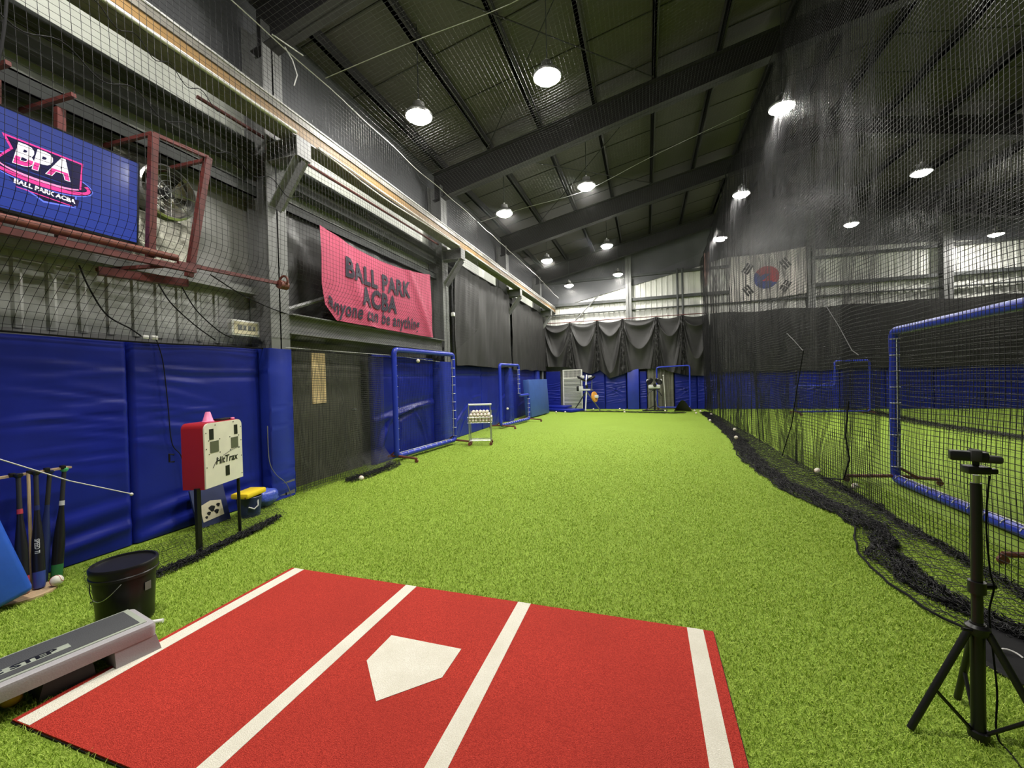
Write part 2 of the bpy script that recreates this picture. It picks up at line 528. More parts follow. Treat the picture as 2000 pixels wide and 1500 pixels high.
# sheet joints
for y in [y_ * 1.15 + .3 for y_ in range(-5, 17)]:
    mb = MB()
    for x0, x1 in ((XL, RIDGE), (RIDGE, XR)):
        mb.prism([(x0, roof_z(x0) - .012), (x1, roof_z(x1) - .012), (x1, roof_z(x1) - .001), (x0, roof_z(x0) - .001)], (0, y, 0), (1, 0, 0), (0, 0, 1), (0, .02, 0))
    struct('roof_seam', mb, 'rafter', sm=0)
for (xa, ya, xb_, yb_) in ((-3.2, 4.2, .25, 8.5), (.25, 4.2, -3.2, 8.5), (-3.2, 8.8, .25, 13.1), (.25, 8.8, -3.2, 13.1)):
    mb = MB(); mb.tube([(xa, ya, roof_z(xa) - .215), (xb_, yb_, roof_z(xb_) - .215)], .011, 6); struct('roof_brace', mb, 'rafter')
# rafters with their columns and crane brackets
COLY = [-.55, 4.05, 8.65, 13.25, 17.9]
for y in COLY:
    mb = MB()
    def rz(x): return roof_z(x) - .22
    for x0, x1 in ((-4.6, RIDGE), (RIDGE, XR - .1)):
        h0 = .62 if x0 < 0 else .42; h1 = .42 if x1 <= RIDGE else .62
        mb.prism([(x0, rz(x0) - h0), (x1, rz(x1) - h1), (x1, rz(x1)), (x0, rz(x0))], (0, y - .01, 0), (1, 0, 0), (0, 0, 1), (0, .02, 0))
        for zz0, zz1 in ((rz(x0) - h0, rz(x1) - h1), (rz(x0) - .015, rz(x1) - .015)):
            mb.prism([(x0, zz0), (x1, zz1), (x1, zz1 + .015), (x0, zz0 + .015)], (0, y - .11, 0), (1, 0, 0), (0, 0, 1), (0, .22, 0))
    struct('rafter', mb, 'rafter', sm=0)
    mb = MB()                                           # H column
    top = rz(-4.55) - .3
    mb.box2((-4.40, y - .13, 0), (-4.385, y + .15, top)); mb.box2((-4.72, y - .13, 0), (-4.705, y + .15, top))
    mb.box2((-4.72, y + .0, 0), (-4.385, y + .02, top))
    c = struct('column', mb, 'steel', sm=0)
    br = MB()                                           # bracket carrying the runway beam
    br.box2((-4.40, y - .10, 4.20), (-3.93, y + .12, 4.215)); br.box2((-4.40, y - .10, 4.415), (-3.93, y + .12, 4.43))
    br.box2((-4.40, y + .005, 4.21), (-3.93, y + .02, 4.42)); br.box2((-3.94, y - .10, 4.20), (-3.925, y + .12, 4.43))
    mk('bracket', br, 'steel', c, sm=0)
    bc = MB()
    d = Vector((.52, 0, .58)).normalized(); n = Vector((-d.z, 0, d.x))
    a = Vector((-4.39, y, 3.66)); b = Vector((-3.97, y, 4.20))
    bc.prism([(-.10, 0), (.12, 0), (.12, 1), (-.10, 1)], a, (0, 1, 0), b - a, n * .014)
    bc.prism([(-.008, 0), (.008, 0), (.008, 1), (-.008, 1)], a, (0, 1, 0), b - a, -n * .1)
    mk('brace', bc, 'steel', c, sm=0)
# crane runway beam
mb = MB()
mb.box2((-4.17, YF, 4.432), (-3.94, YB - .05, 4.452)); mb.box2((-4.17, YF, 4.60), (-3.94, YB - .05, 4.68))
o = struct('runway_beam', mb, 'beamgrey', sm=0)
wb = MB(); wb.box2((-4.06, YF, 4.452), (-3.955, YB - .05, 4.601)); mk('web', wb, 'ochre', o, sm=0)
pl = MB(); pl.box2((-3.97, YF, 4.68), (-3.93, YB - .05, 4.70)); mk('crane_rail', pl, 'whitecord', o, sm=0)
# girts of the left wall: an H beam on its side high up, a channel lower down
def girt(z0, z1, y0, y1, x=-4.70, dep=.16):
    mb = MB()
    h = z1 - z0
    mb.box2((x, y0, z0), (x + dep, y1, z0 + .10)); mb.box2((x, y0, z1 - .13), (x + dep, y1, z1))
    mb.box2((x, y0, z0 + .10), (x + .05, y1, z1 - .13))
    return mb
for i in range(len(COLY) - 1):
    y0, y1 = COLY[i] + .16, COLY[i + 1] - .14
    o = struct('wall_girt', girt(4.12, 4.44, y0, y1), 'steeldark', sm=0)
    st = MB(); st.box2((-4.65, y0, 4.222), (-4.60, y1, 4.308)); mk('girt_lit_web', st, 'greywall', o, sm=0)  # web plate coloured paler than its flanges for light caught in the recess
    mb = MB(); mb.box2((-4.72, y0, 3.76), (-4.54, y1, 3.775)); mb.box2((-4.555, y0, 3.76), (-4.54, y1, 3.90)); mb.box2((-4.72, y0, 3.885), (-4.54, y1, 3.90))
    struct('wall_girt', mb, 'steeldark', sm=0)
mb = MB(); mb.box2((-4.72, -6, 2.56), (-4.56, 3.9, 2.64)); struct('wall_girt', mb, 'steel', sm=0)
# lintel over the doorway with the thin cross braces above it
mb = MB(); mb.box2((-4.46, 4.20, 2.10), (-4.44, 8.50, 2.36)); mb.box2((-4.50, 4.20, 2.345), (-4.33, 8.50, 2.36)); mb.box2((-4.50, 4.20, 2.10), (-4.36, 8.50, 2.115))
struct('lintel', mb, 'steel', sm=0)
mb = MB()
mb.tube([(-4.42, 4.2, 2.42), (-4.5, 5.0, 2.72)], .03, 6)
tag(mk('brace_rod', mb, 'steel'), 'short grey steel strut rising from the lintel beside the pink banner', 'strut')

# back wall framing
for x, wdt, h in ((-.66, .24, 6.9), (6.1, .26, 7.6), (10.2, .28, 7.0), (14.0, .25, 6.3)):
    mb = MB(); mb.box2((x - wdt / 2, 18.62, 0), (x + wdt / 2, 18.64, h)); mb.box2((x - wdt / 2, 18.86, 0), (x + wdt / 2, 18.88, h)); mb.box2((x - .01, 18.62, 0), (x + .01, 18.88, h))
    struct('column', mb, 'steel', sm=0)
for z, hh in ((4.70, .12), (5.75, .1), (4.30, .04)):
    mb = MB(); mb.box2((-4.4, 18.74, z), (14.4, 18.88, z + hh)); struct('wall_girt', mb, 'steeldark', sm=0)
for x, lab in ((1.32, 'left'), (1.52, 'right')):
    mb = MB(); mb.tube([(x, 18.70, 3.85), (x, 18.70, 5.9)], .045, 8)
    tag(mk('standpipe', mb, 'steeldark'), f'thin dark vertical pipe above the black back drape, {lab} one of the pair', 'pipe', 'dark pipes on the back wall')
mb = MB(); mb.tube([(-3.0, 18.7, 4.0), (-1.9, 18.7, 5.1)], .03, 6)
tag(mk('brace_rod', mb, 'steel'), 'thin diagonal brace on the pale cladding left of the back column', 'brace')

# ------------------------------------------------------------------ lamps
def make_lamp(label):
    t = thing('high_bay_lamp', label, 'ceiling lamp', (0, 0, 0), 'high bay lamps under the roof')
    h = MB(); h.lathe((0, 0, 0), [(.195, .0), (.20, .01), (.20, .035), (.185, .05), (.15, .09), (.09, .13), (.085, .2), (.03, .21), (.0001, .215)], 28, cap=False)
    h.lathe((0, 0, 0), [(.195, 0), (.186, .0), (.184, .02)], 28, cap=False)
    mk('housing', h, 'alu', t)
    l = MB(); l.lathe((0, 0, 0), [(.0001, -.075), (.07, -.068), (.13, -.044), (.168, -.010), (.184, .012)], 16, cap=False)
    mk('lens', l, 'lens', t, sm=60)
    d = MB(); d.tube([(0, 0, .21), (0, 0, .255)], .022, 8); mk('driver_cap', d, 'white', t)
    return t
LAMPS = [
    (-1.25, 5.79, 5.70, 'nearest large round lamp above the middle of the batting lane'),
    (-3.13, 5.46, 5.36, 'bright round lamp above the banner, nearest of the row along the left wall'),
    (-3.12, 9.31, 5.36, 'bright round lamp above the black wall drape, second of the row along the left wall'),
    (-1.19, 9.37, 5.70, 'round lamp above the lane, second of the middle row from the camera'),
    (2.25, 8.05, 5.86, 'round lamp shining through the divider net, nearest of its row'),
    (2.33, 11.55, 5.86, 'small round lamp at the edge of the divider net, second of its row'),
    (-1.14, 13.85, 5.70, 'round lamp over the lane, third of the middle row'),
    (-3.09, 13.57, 5.36, 'warm round lamp near the far left corner, third of the row along the left wall'),
    (-1.03, 17.6, 5.63, 'warm round lamp in front of the far wall, last of the middle row'),
    (-3.05, 17.5, 5.34, 'small round lamp in the far left corner, last of the row along the left wall'),
    (2.42, 15.1, 5.87, 'small round lamp above the flag, last of the row at the divider net'),
    (6.10, 15.4, 5.93, 'small oval lamp beyond the divider net, right of the flag'),
    (6.10, 12.0, 5.93, 'round lamp beyond the divider net, high up to the right'),
    (10.9, 17.7, 5.73, 'small lamp in the far right corner of the hall'),
]
HIDDEN = [(-1.3, 1.6, 5.7), (-3.13, 1.4, 5.36), (6.1, 8.3, 5.93)]
lamp0 = None
for i, L in enumerate(LAMPS + HIDDEN):
    lab = L[3] if len(L) > 3 else 'round high bay lamp above the picture, over the ' + {-1.3: 'red batting mat', -3.13: 'row of bats', 6.1: 'big blue screen on the right'}[L[0]]
    if lamp0 is None:
        lamp0 = make_lamp(lab); o = lamp0; o.location = L[:3]
    else:
        o = copy_tree(lamp0, L[:3]); o['label'] = lab
    drop = roof_z(L[0]) - L[2] - .25
    rb = MB(); rb.tube([(0, 0, .25), (0, 0, .25 + drop)], .008, 6)
    me_o = np.array(L[:3]); ORG[o.name] = np.zeros(3)
    mk('suspension_rod', rb, 'steeldark', o)

# ------------------------------------------------------------------ turf mat with plate
XM0, XM1, YM0, YM1 = -2.655, .325, 1.0, 2.49
t = thing('batting_mat', 'red turf batting mat with four white lines and a white home plate', 'turf mat', (-1.165, 1.75, 0))
mb = MB(); mb.box2((XM0, YM0, .002), (XM1, YM1, .016)); mk('mat_base', mb, 'redmat', t, sm=0)
mb = MB(); mb.box2((XM0 - .004, YM0 - .004, .001), (XM1 + .004, YM1 + .004, .008)); mk('rubber_backing', mb, 'rubber', t, sm=0)
for x0, x1 in ((-2.625, -2.535), (-1.632, -1.548), (-.808, -.724), (.190, .274)):
    mb = MB(); mb.box2((x0, YM0 + .003, .010), (x1, YM1 - .001, .0175)); mk('line', mb, 'matwhite', t, sm=0)
px, py = -1.178, 1.966
mb = MB(); mb.prism([(-.216, 0), (.216, 0), (.216, -.216), (0, -.432), (-.216, -.216)][::-1], (px, py, .010), (1, 0, 0), (0, 1, 0), (0, 0, .008))
mk('home_plate', mb, 'matwhite', t, sm=0)

# turf blades standing around the mat, nearest part of the lane
def blades(n, x0, x1, y0, y1, seed):
    rs = np.random.RandomState(seed)
    y = y0 + (y1 - y0) * (1 - (1 - rs.rand(n)) ** .36)
    x = x0 + (x1 - x0) * rs.rand(n)
    k = ~((x > XM0 - .01) & (x < XM1 + .01) & (y > YM0 - .01) & (y < YM1 + .01))
    x, y = x[k], y[k]; n = len(x)
    a = rs.rand(n) * 6.283; ln = (.014 + .013 * rs.rand(n)) * (1 - .05 * y); wd = .0008 + .0007 * rs.rand(n) + .00022 * y
    lean = .3 + .9 * rs.rand(n); la = rs.rand(n) * 6.283
    dx, dy = np.cos(a) * wd, np.sin(a) * wd
    lx, ly = np.cos(la), np.sin(la)
    z0 = np.zeros(n)
    mid = np.stack([x + lx * ln * .35 * lean, y + ly * ln * .35 * lean, ln * .6], -1)
    tip = np.stack([x + lx * ln * lean, y + ly * ln * lean, ln * (1 - .25 * lean)], -1)
    d3 = np.stack([dx, dy, z0], -1); base = np.stack([x, y, z0], -1)
    V = np.stack([base - d3, base + d3, mid - d3 * .9, mid + d3 * .9, tip - d3 * .25, tip + d3 * .25], 1).reshape(-1, 3)
    b = (np.arange(n) * 6)[:, None]
    q = np.concatenate([b + np.array([[0, 1, 3, 2]]), b + np.array([[2, 3, 5, 4]])])
    return V, q
V1, q1 = blades(400000, -4.45, 2.7, .75, 12.5, 5)
o = np_mesh('turf_blades', V1, q1, 'blade')
tag(o, 'short green artificial grass blades covering the near floor', 'artificial grass', kind='stuff')

# ------------------------------------------------------------------ blue wall pads
def pad_surface(p0, p1, z0, z1, nrm, thick, folds, seed, amp=.008, res=.025, pleat=None, flare=0.):
    """a padded vinyl sheet standing from p0 to p1 (xy); folds are wrinkles in (s, z)"""
    L = math.hypot(p1[0] - p0[0], p1[1] - p0[1])
    nu, nv = max(6, int(L / res)), int((z1 - z0) / res)
    s, z = np.meshgrid(np.linspace(0, L, nu), np.linspace(z0, z1, nv), indexing='ij')
    f1 = wob(7, 3.5, amp, seed); f2 = wob(7, 9, amp * .35, seed + 50)
    d = f1(s, z) + f2(s, z)
    for (sc, zc, ang, ln, wd, a) in folds:
        c, q = math.cos(ang), math.sin(ang)
        al = (s - sc) * c + (z - zc) * q; ac = -(s - sc) * q + (z - zc) * c + .12 * (al / ln) ** 2 * wd * 3
        d += a * np.exp(-(al / ln) ** 2) * (np.exp(-(ac / wd) ** 2) - .5 * np.exp(-((ac - 1.5 * wd) / wd) ** 2))
    e = np.minimum(np.minimum(s, L - s) / .028, np.minimum(z - z0 + .02, z1 - z + .02) / .03)
    edge = smooth1(e)
    d = d * (.3 + .7 * edge) + thick * np.sqrt(np.clip(edge, 0, 1)) * .35 + thick * .65
    d += flare * np.clip(1 - (z - z0) / .6, 0, 1) ** 2
    tx, ty = (p1[0] - p0[0]) / L, (p1[1] - p0[1]) / L
    X = p0[0] + tx * s + nrm[0] * d; Y = p0[1] + ty * s + nrm[1] * d
    mb = MB(); mb.grid(X, Y, z)
    n0 = len(X.ravel())
    # back and rim close the pad into a solid
    idx = np.arange(nu * nv).reshape(nu, nv)
    rim = list(idx[:, 0]) + list(idx[-1, 1:]) + list(idx[::-1, -1][1:]) + list(idx[0, ::-1][1:-1])
    vs = mb.v[0][rim].copy()
    ss = s.ravel()[rim]
    vs[:, 0] = p0[0] + tx * ss; vs[:, 1] = p0[1] + ty * ss
    k = len(rim)
    mb.v.append(vs); mb.n += k
    for i in range(k):
        j = (i + 1) % k
        mb.f.append((int(rim[i]), n0 + i, n0 + j, int(rim[j])))
    mb.f.append(tuple(n0 + i for i in range(k)))
    return mb

def streaks(sc, side, n, z0, z1, seed, a=.012, ln=.35):
    """wrinkles fanning out from a seam"""
    rs = np.random.RandomState(seed); out = []
    for i in range(n):
        z = z0 + (z1 - z0) * (i + .5 * rs.rand()) / n
        l = ln * (.6 + .7 * rs.rand())
        out.append((sc + side * l * .75, z, -(.04 + .20 * rs.rand()) * (1 if rs.rand() > .15 else -.5), l, .014 + .016 * rs.rand(), a * (.5 + rs.rand())))
    return out

def bigfolds(n, L, z0, z1, seed, a=.02):
    rs = np.random.RandomState(seed)
    return [(L * rs.rand(), z0 + (z1 - z0) * rs.rand(), rs.randn() * .5, .25 + .35 * rs.rand(), .03 + .03 * rs.rand(), a * (.5 + rs.rand())) for _ in range(n)]

GP = 'blue wall pads of the batting hall'
def wallpad(label, p0, p1, z0, z1, nrm, folds, seed, amp=.008, thick=.07, m='vinyl', flare=0.):
    return tag(mk('wall_pad', pad_surface(p0, p1, z0, z1, nrm, thick, folds, seed, amp, flare=flare), m, sm=60), label, 'wall pad', GP)

XP = -4.58
hem = [(1.25, 1.55, 0, 1.6, .03, -.012), (1.25, 1.62, 0, 1.6, .012, .006)]
wallpad('large wrinkled blue wall pad behind the row of bats', (XP, .0), (XP, 2.495), .01, 1.875, (1, 0),
        streaks(2.495, -1, 15, .70, 1.68, 2, .010, .45) + [(2.1, .16, .10, .7, .05, .03), (1.9, .34, .10, .8, .05, .022), (1.5, .25, .1, .6, .04, .02)], 3, .005)
wallpad('blue wall pad behind the red and white ball tracking box', (XP, 2.505), (XP, 3.85), .01, 1.885, (1, 0),
        streaks(.0, 1, 13, .85, 1.68, 4, .009, .40) + [(.6, .12, .12, .6, .05, .03), (.5, .3, .1, .6, .05, .02)] + hem, 5, .005)
wallpad('blue wall pad behind the tall netted frame, creased across its middle', (XP, 6.02), (XP, 8.20), .01, 1.93, (1, 0),
        [(1.1, .88, .10, 1.2, .06, .05), (1.0, .78, .22, .5, .05, -.04), (1.55, .55, -1.0, .28, .04, .06), (1.75, .6, -1.2, .3, .03, .05), (.3, .5, 1.0, .35, .05, .05), (.15, .3, 1.2, .3, .03, .04), (1.2, 1.55, 0, 1.2, .02, -.012), (.85, .5, 1.4, .3, .02, .02)], 7, .014)
wallpad('blue wall pad behind the wheeled cart of baseballs', (XP, 8.86), (XP, 10.95), .01, 1.80, (1, 0),
        hem + [(.6, .5, .6, .35, .03, .025), (.8, .3, .9, .3, .02, .02), (1.1, .75, .5, .3, .02, .015)] + bigfolds(6, 2, .1, 1, 8, .012), 8, .008)
wallpad('blue wall pad behind the stepped netted screen', (XP, 10.97), (XP, 13.05), .01, 1.80, (1, 0), hem + bigfolds(8, 2, .1, 1, 9, .012), 9, .008)
wallpad('blue wall pad behind the leaning slate blue mat', (XP, 13.62), (XP, 16.9), .01, 1.78, (1, 0), hem + bigfolds(6, 3, .1, 1, 10, .01), 10, .008)
wallpad('short blue wall pad in the far left corner', (XP, 17.35), (XP, 18.85), .01, 1.75, (1, 0), bigfolds(5, 1.4, .1, 1, 11, .01), 12, .008)

def pillar_pad(label, y0, y1, zt, x1=-4.375, seed=1):
    t = MB()
    nz = 40
    ring = [(-4.60, y0), (x1 - .02, y0), (x1, y0 + .02), (x1, y1 - .02), (x1 - .02, y1), (-4.60, y1)]
    rs = np.random.RandomState(seed)
    w1 = wob(6, 9, .006, seed)
    vs = []
    for i in range(nz + 1):
        z = .01 + (zt - .01) * i / nz
        for j, (x, y) in enumerate(ring):
            low = max(0, 1 - z / .7)
            vs.append((x + (w1(z * 3, j * .3) * (1 + 2 * low) if j not in (0, 5) else 0) + .012 * low * math.sin(z * 40 + j) * (j not in (0, 5)), y + w1(z * 2, j * .4 + 3) * .7, z))
    n = len(ring)
    fs = [(i * n + j, i * n + (j + 1) % n, (i + 1) * n + (j + 1) % n, (i + 1) * n + j) for i in range(nz) for j in range(n)]
    fs += [tuple(reversed(range(n))), tuple(range(nz * n, nz * n + n))]
    t.add(vs, fs)
    return tag(mk('pillar_pad', t, 'vinyl2', sm=50), label, 'pillar pad', 'blue pads boxed around the pillars')
pillar_pad('tall blue padded box around the nearest pillar, right of the tracking box', 3.86, 4.22, 1.895, seed=1)
pillar_pad('blue padded pillar seen through the tall netted frame', 8.24, 8.82, 1.87, seed=2)
pillar_pad('blue padded pillar beside the stepped netted screen', 13.08, 13.58, 1.80, seed=3)
pillar_pad('narrow blue padded pillar beyond the leaning slate blue mat', 16.95, 17.32, 1.80, seed=4)

# back wall pads
def bp(label, x0, x1, z1, seed, tuck=False, m='vinyl'):
    L = x1 - x0
    fo = [(L / 2, .85, .35, L * .33, .03, .03), (L / 2, .85, -.35, L * .33, .03, .03), (L / 2, .72, .6, L * .3, .02, .02), (L / 2, .7, -.6, L * .3, .02, .02)] if tuck else []
    fo += streaks(0, 1, 9, .3, 1.2, seed, .014, .3) + streaks(L, -1, 9, .3, 1.2, seed + 1, .014, .3)
    return wallpad(label, (x1, 18.55), (x0, 18.55), .01, z1, (0, -1), fo, seed, .008, m=m)
bp('blue pad on the far wall left of the three wheel pitching machine', -4.4, -3.72, 1.72, 21)
bp('blue pad on the far wall behind the three wheel pitching machine', -2.72, -1.74, 1.75, 22)
bp('tucked blue pad on the far wall right of the three wheel pitching machine', -1.72, -.82, 1.70, 23, True)
bp('narrow blue pad between the far column and the olive panel', -.28, .02, 1.62, 25)
bp('blue pad on the far wall behind the thin blue tube frame', 1.12, 1.98, 1.55, 26, True)
bp('blue pad on the far wall left of the divider net', 2.0, 2.75, 1.55, 27, True)
xs = [2.8, 4.15, 5.5, 6.9, 8.3, 9.7, 11.1, 12.5]
nm = ['first', 'second', 'third', 'fourth', 'fifth', 'sixth', 'seventh']
for i in range(7):
    bp(f'blue far wall pad seen through the divider net, {nm[i]} from the net', xs[i] + .02, xs[i + 1] - .02, 1.62, 30 + i, i in (2, 4))
mb = MB(); mb.box2((-.78, 18.30, .01), (-.30, 18.615, 1.72), bev=.02)
tag(mk('pillar_pad', mb, 'vinyl2'), 'bright blue padded box around the column of the far wall', 'pillar pad', 'blue pads boxed around the pillars')
mb = MB()
n = 46
x = np.linspace(.05, 1.08, n)
X, Z = np.meshgrid(x, np.linspace(.02, 1.75, 20), indexing='ij')
Yv = 18.45 + .03 * np.sin(X * 40) + .02 * np.sin(X * 17 + 1)
mb.grid(X, Yv, Z); mb.grid(X[::-1], Yv[::-1] + .02, Z[::-1])
tag(mk('hanging_sheet', mb, 'doorgrey', sm=80), 'olive grey hanging sheet behind the second pitching machine', 'sheet')

# ------------------------------------------------------------------ black drapes
def drape_back():
    n, m_ = 420, 90
    s, v = np.meshgrid(np.linspace(-4.35, 2.45, n), np.linspace(0, 1, m_), indexing='ij')
    pins = [-4.4, -3.2, -2.0, -.93, .45, 1.45, 2.5]
    top = 3.89 + 0 * s
    lows = [(-4.4, 1.95), (-3.3, 1.9), (-2.9, 1.75), (-2.3, 1.55), (-1.9, 1.72), (-1.5, 1.35), (-1.0, 1.5), (-.5, 1.7), (0, 1.72), (.6, 1.7), (1.0, 1.55), (1.6, 1.4), (2.5, 1.35)]
    low = np.interp(s, [a for a, b in lows], [b for a, b in lows])
    d = np.zeros_like(s); dz = np.zeros_like(s)
    rs = np.random.RandomState(4)
    for k in range(len(pins) - 1):
        a, b = pins[k], pins[k + 1]
        inn = (s >= a) & (s <= b)
        t = np.clip((s - a) / (b - a), 0, 1)
        sag = 4 * t * (1 - t)
        # curved folds hang between the pins
        c = v / (sag + .10)
        ph = 7.5 * np.sqrt(c) + k * 1.3
        d += inn * .12 * (1 - np.abs(np.sin(ph))) ** 1.3 * sag ** .35 * smooth1(v * 6)
        dz += inn * (-.10 * sag * np.exp(-v * 2.0))
    for p in pins:
        w_ = .05 + .45 * v
        q = (s - p) / w_
        d += .05 * np.exp(-q ** 2) * np.cos(q * 7 + p) * (1 - .4 * v) + .05 * np.exp(-(q * 1.5) ** 2)
    d += .02 * wob(6, 4, 1, 5)(s, v * 3)
    z = top + (low - top) * v + dz * (1 - v)
    y = 18.38 - d - .06 * v
    mb = MB(); mb.grid(s, y, z); mb.grid(s[::-1], y[::-1] + .012, z[::-1])
    return mb
tag(mk('wall_drape', drape_back(), 'drape', sm=80), 'black swagged cloth drape pinned across the far wall above the blue pads', 'drape', 'black cloth drapes')
mb = MB(); mb.tube([(-4.4, 18.42, 3.91), (2.45, 18.42, 3.91)], .018, 8)
tag(mk('curtain_rail', mb, 'redsteel'), 'thin reddish rail along the top of the swagged far drape', 'rail')

def drape_flat(p0, p1, zt, zb, nrm, seed, fold=.05, n=240):
    L = math.hypot(p1[0] - p0[0], p1[1] - p0[1])
    s, v = np.meshgrid(np.linspace(0, L, n), np.linspace(0, 1, 50), indexing='ij')
    f = wob(8, 5, fold, seed); g = wob(6, 14, fold * .4, seed + 1)
    d = .05 + f(s, v * .5) + g(s, v * .6)
    tx, ty = (p1[0] - p0[0]) / L, (p1[1] - p0[1]) / L
    z = zt(s) + (zb(s) - zt(s)) * v
    X = p0[0] + tx * s + nrm[0] * d; Y = p0[1] + ty * s + nrm[1] * d
    mb = MB(); mb.grid(X, Y, z); mb.grid(X[::-1] - nrm[0] * .012, Y[::-1] - nrm[1] * .012, z[::-1])
    return mb
wl = wob(6, 2.5, .05, 77)
tag(mk('wall_drape', drape_flat((-4.36, 9.0), (-4.36, 13.15), lambda s: 4.26 + .05 * np.sin(s * 4.5) , lambda s: 1.80 + wl(s, 0 * s), (1, 0), 41, n=300), 'drape', sm=80),
    'long black cloth drape on the left wall just beyond the pink banner', 'drape', 'black cloth drapes')
tag(mk('wall_drape', drape_flat((-4.36, 13.4), (-4.36, 18.35), lambda s: 4.2 + .05 * np.sin(s * 4), lambda s: 1.76 + wl(s, 2 + 0 * s), (1, 0), 43, n=300), 'drape', sm=80),
    'black cloth drape on the left wall running into the far corner', 'drape', 'black cloth drapes')
tag(mk('wall_drape', drape_flat((2.5, 18.40), (13.9, 18.40), lambda s: 3.86 + .03 * np.sin(s * 3), lambda s: 1.50 + wl(s, 5 + 0 * s), (0, -1), 45, n=500), 'drape', sm=80),
    'wide black cloth drape on the far wall seen through the divider net', 'drape', 'black cloth drapes')
# dark sheeting behind the banner
def tarp(y0, y1, z0, z1, x, seed):
    s, z = np.meshgrid(np.linspace(y0, y1, 120), np.linspace(z0, z1, 50), indexing='ij')
    d = wob(9, 5, .05, seed)(s, z) + wob(9, 12, .02, seed + 1)(s, z)
    mb = MB(); mb.grid(x + d, s, z); mb.grid((x + d - .01)[::-1], s[::-1], z[::-1])
    return mb
tag(mk('plastic_sheet', tarp(4.22, 8.45, 2.38, 3.76, -4.60, 51), 'tarp', sm=80), 'dark crumpled plastic sheet on the wall behind the pink banner', 'plastic sheet')

# ------------------------------------------------------------------ doorway behind the net curtain
mb = MB(); mb.box2((XL + .002, 4.42, 0), (XL + .06, 5.95, 2.05))
dr = tag(mk('door_1', mb, 'doorgrey', sm=0), kind='structure')
pn = MB(); pn.box2((XL + .061, 4.86, 1.15), (XL + .075, 5.12, 1.9)); mk('pane', pn, 'doorglow', dr, sm=0)  # glowing panel added on the door for the yellow glow behind the curtain
hd = MB(); hd.tube([(XL + .06, 5.75, 1.0), (XL + .11, 5.75, 1.0), (XL + .11, 5.65, 1.0)], .012, 8); mk('door_handle', hd, 'alu', dr)

# ------------------------------------------------------------------ nets
CELL = .052
# left side net, from the top cable down to the pads
t = thing('side_net', 'black net hanging from the runway beam in front of the left wall and television', 'net', (-3.65, 0, 1.9))
ya, yb = -1.0, 8.9
def side_fn(y, v):
    ztop = 5.10
    zb = 1.885 + 0 * y
    k = 1 - v
    z = zb + (ztop - zb) * k
    pull = smooth1((2.75 - z) / .9)
    x = -3.65 - pull * (.82 if True else 0)
    x = x + .035 * wob(5, 2.2, 1, 61)(y, z) * (1 - pull * .5)
    z2 = z + .03 * wob(5, 2.5, 1, 62)(y, z)
    return x, y + .02 * wob(5, 3, 1, 63)(y, z), z2
vlen = 3.45
net_mesh('netting', side_fn, np.arange(ya, yb, CELL), np.linspace(0, 1, int(vlen / CELL)), .0017, 'net', t)
rp = MB(); rp.tube([side_fn(np.array(y), np.array(0.)) for y in np.arange(ya, yb, .2)], .006, 6); mk('top_rope', rp, 'whitecord', t)
rp = MB(); rp.tube([side_fn(np.array(y), np.array(1.)) for y in np.arange(ya, yb, .1)], .008, 6); mk('hem_rope', rp, 'rope', t)
rp = MB()
rp.tube([tuple(float(c_) for c_ in side_fn(np.array(1.36 + .12 * math.sin(q * 5)), np.array(q))) for q in np.linspace(.0, 1, 50)], .008, 6)
mk('seam_rope', rp, 'rope', t)
rp = MB()
rp.tube([tuple(float(c_) for c_ in side_fn(np.array(.6 + 3.2 * q), np.array(.40 + .10 * q + .015 * math.sin(q * 50)))) for q in np.linspace(0, 1, 80)], .004, 5)
mk('seam_rope', rp, 'rope', t)
rp = MB()
rp.tube([tuple(float(c_) for c_ in side_fn(np.array(1.2 + 1.6 * q), np.array(.26 + .09 * q + .012 * math.sin(q * 40)))) for q in np.linspace(0, 1, 60)], .0035, 5)
mk('seam_rope', rp, 'rope', t)
# upper run of the side net beyond the banner
t = thing('side_net', 'black net above the black drapes along the far part of the left wall', 'net', (-3.65, 13, 4.3))
def side2(y, v):
    z = 5.10 - v * .85 - .12 * smooth1((y - 14) / 4)
    return -3.65 - .1 * v + .03 * wob(5, 3, 1, 64)(y, z), y, z
net_mesh('netting', side2, np.arange(8.9, 18.3, .06), np.linspace(0, 1, 16), .0016, 'net', t)
rp = MB(); rp.tube([tuple(float(c_) for c_ in side2(np.array(y), np.array(0.))) for y in np.arange(8.9, 18.3, .3)], .006, 6); mk('top_rope', rp, 'whitecord', t)

# ceiling net
t = thing('ceiling_net', 'fine black net stretched under the roof over the batting lane', 'net', (-1, 10, 5))
def ceil_fn(x, y):
    a = (x + 3.65) / 5.85
    z = 5.10 + a * 1.80 - .16 * np.sin(np.pi * a)
    z = z - .55 * (.4 + .6 * a) * smooth1((y - 13.5) / 5) + .05 * wob(6, 1.3, 1, 66)(x, y)
    # hung from the lamps row: keeps below them
    z = z - .10 * np.exp(-((x + 1.2) / .9) ** 2)
    return x, y, z
net_mesh('netting', ceil_fn, np.arange(-3.65, 2.2, .055), np.arange(1.0, 18.35, .055), .0011, 'netgrey', t)
for yy in (4.4, 9.3):
    rp = MB(); rp.tube([tuple(float(c_) for c_ in ceil_fn(np.array(x), np.array(yy + .12 * (x + 1)))) for x in np.arange(-3.6, 2.2, .25)], .004, 6)
    mk('cross_cord', rp, 'whitecord', t)
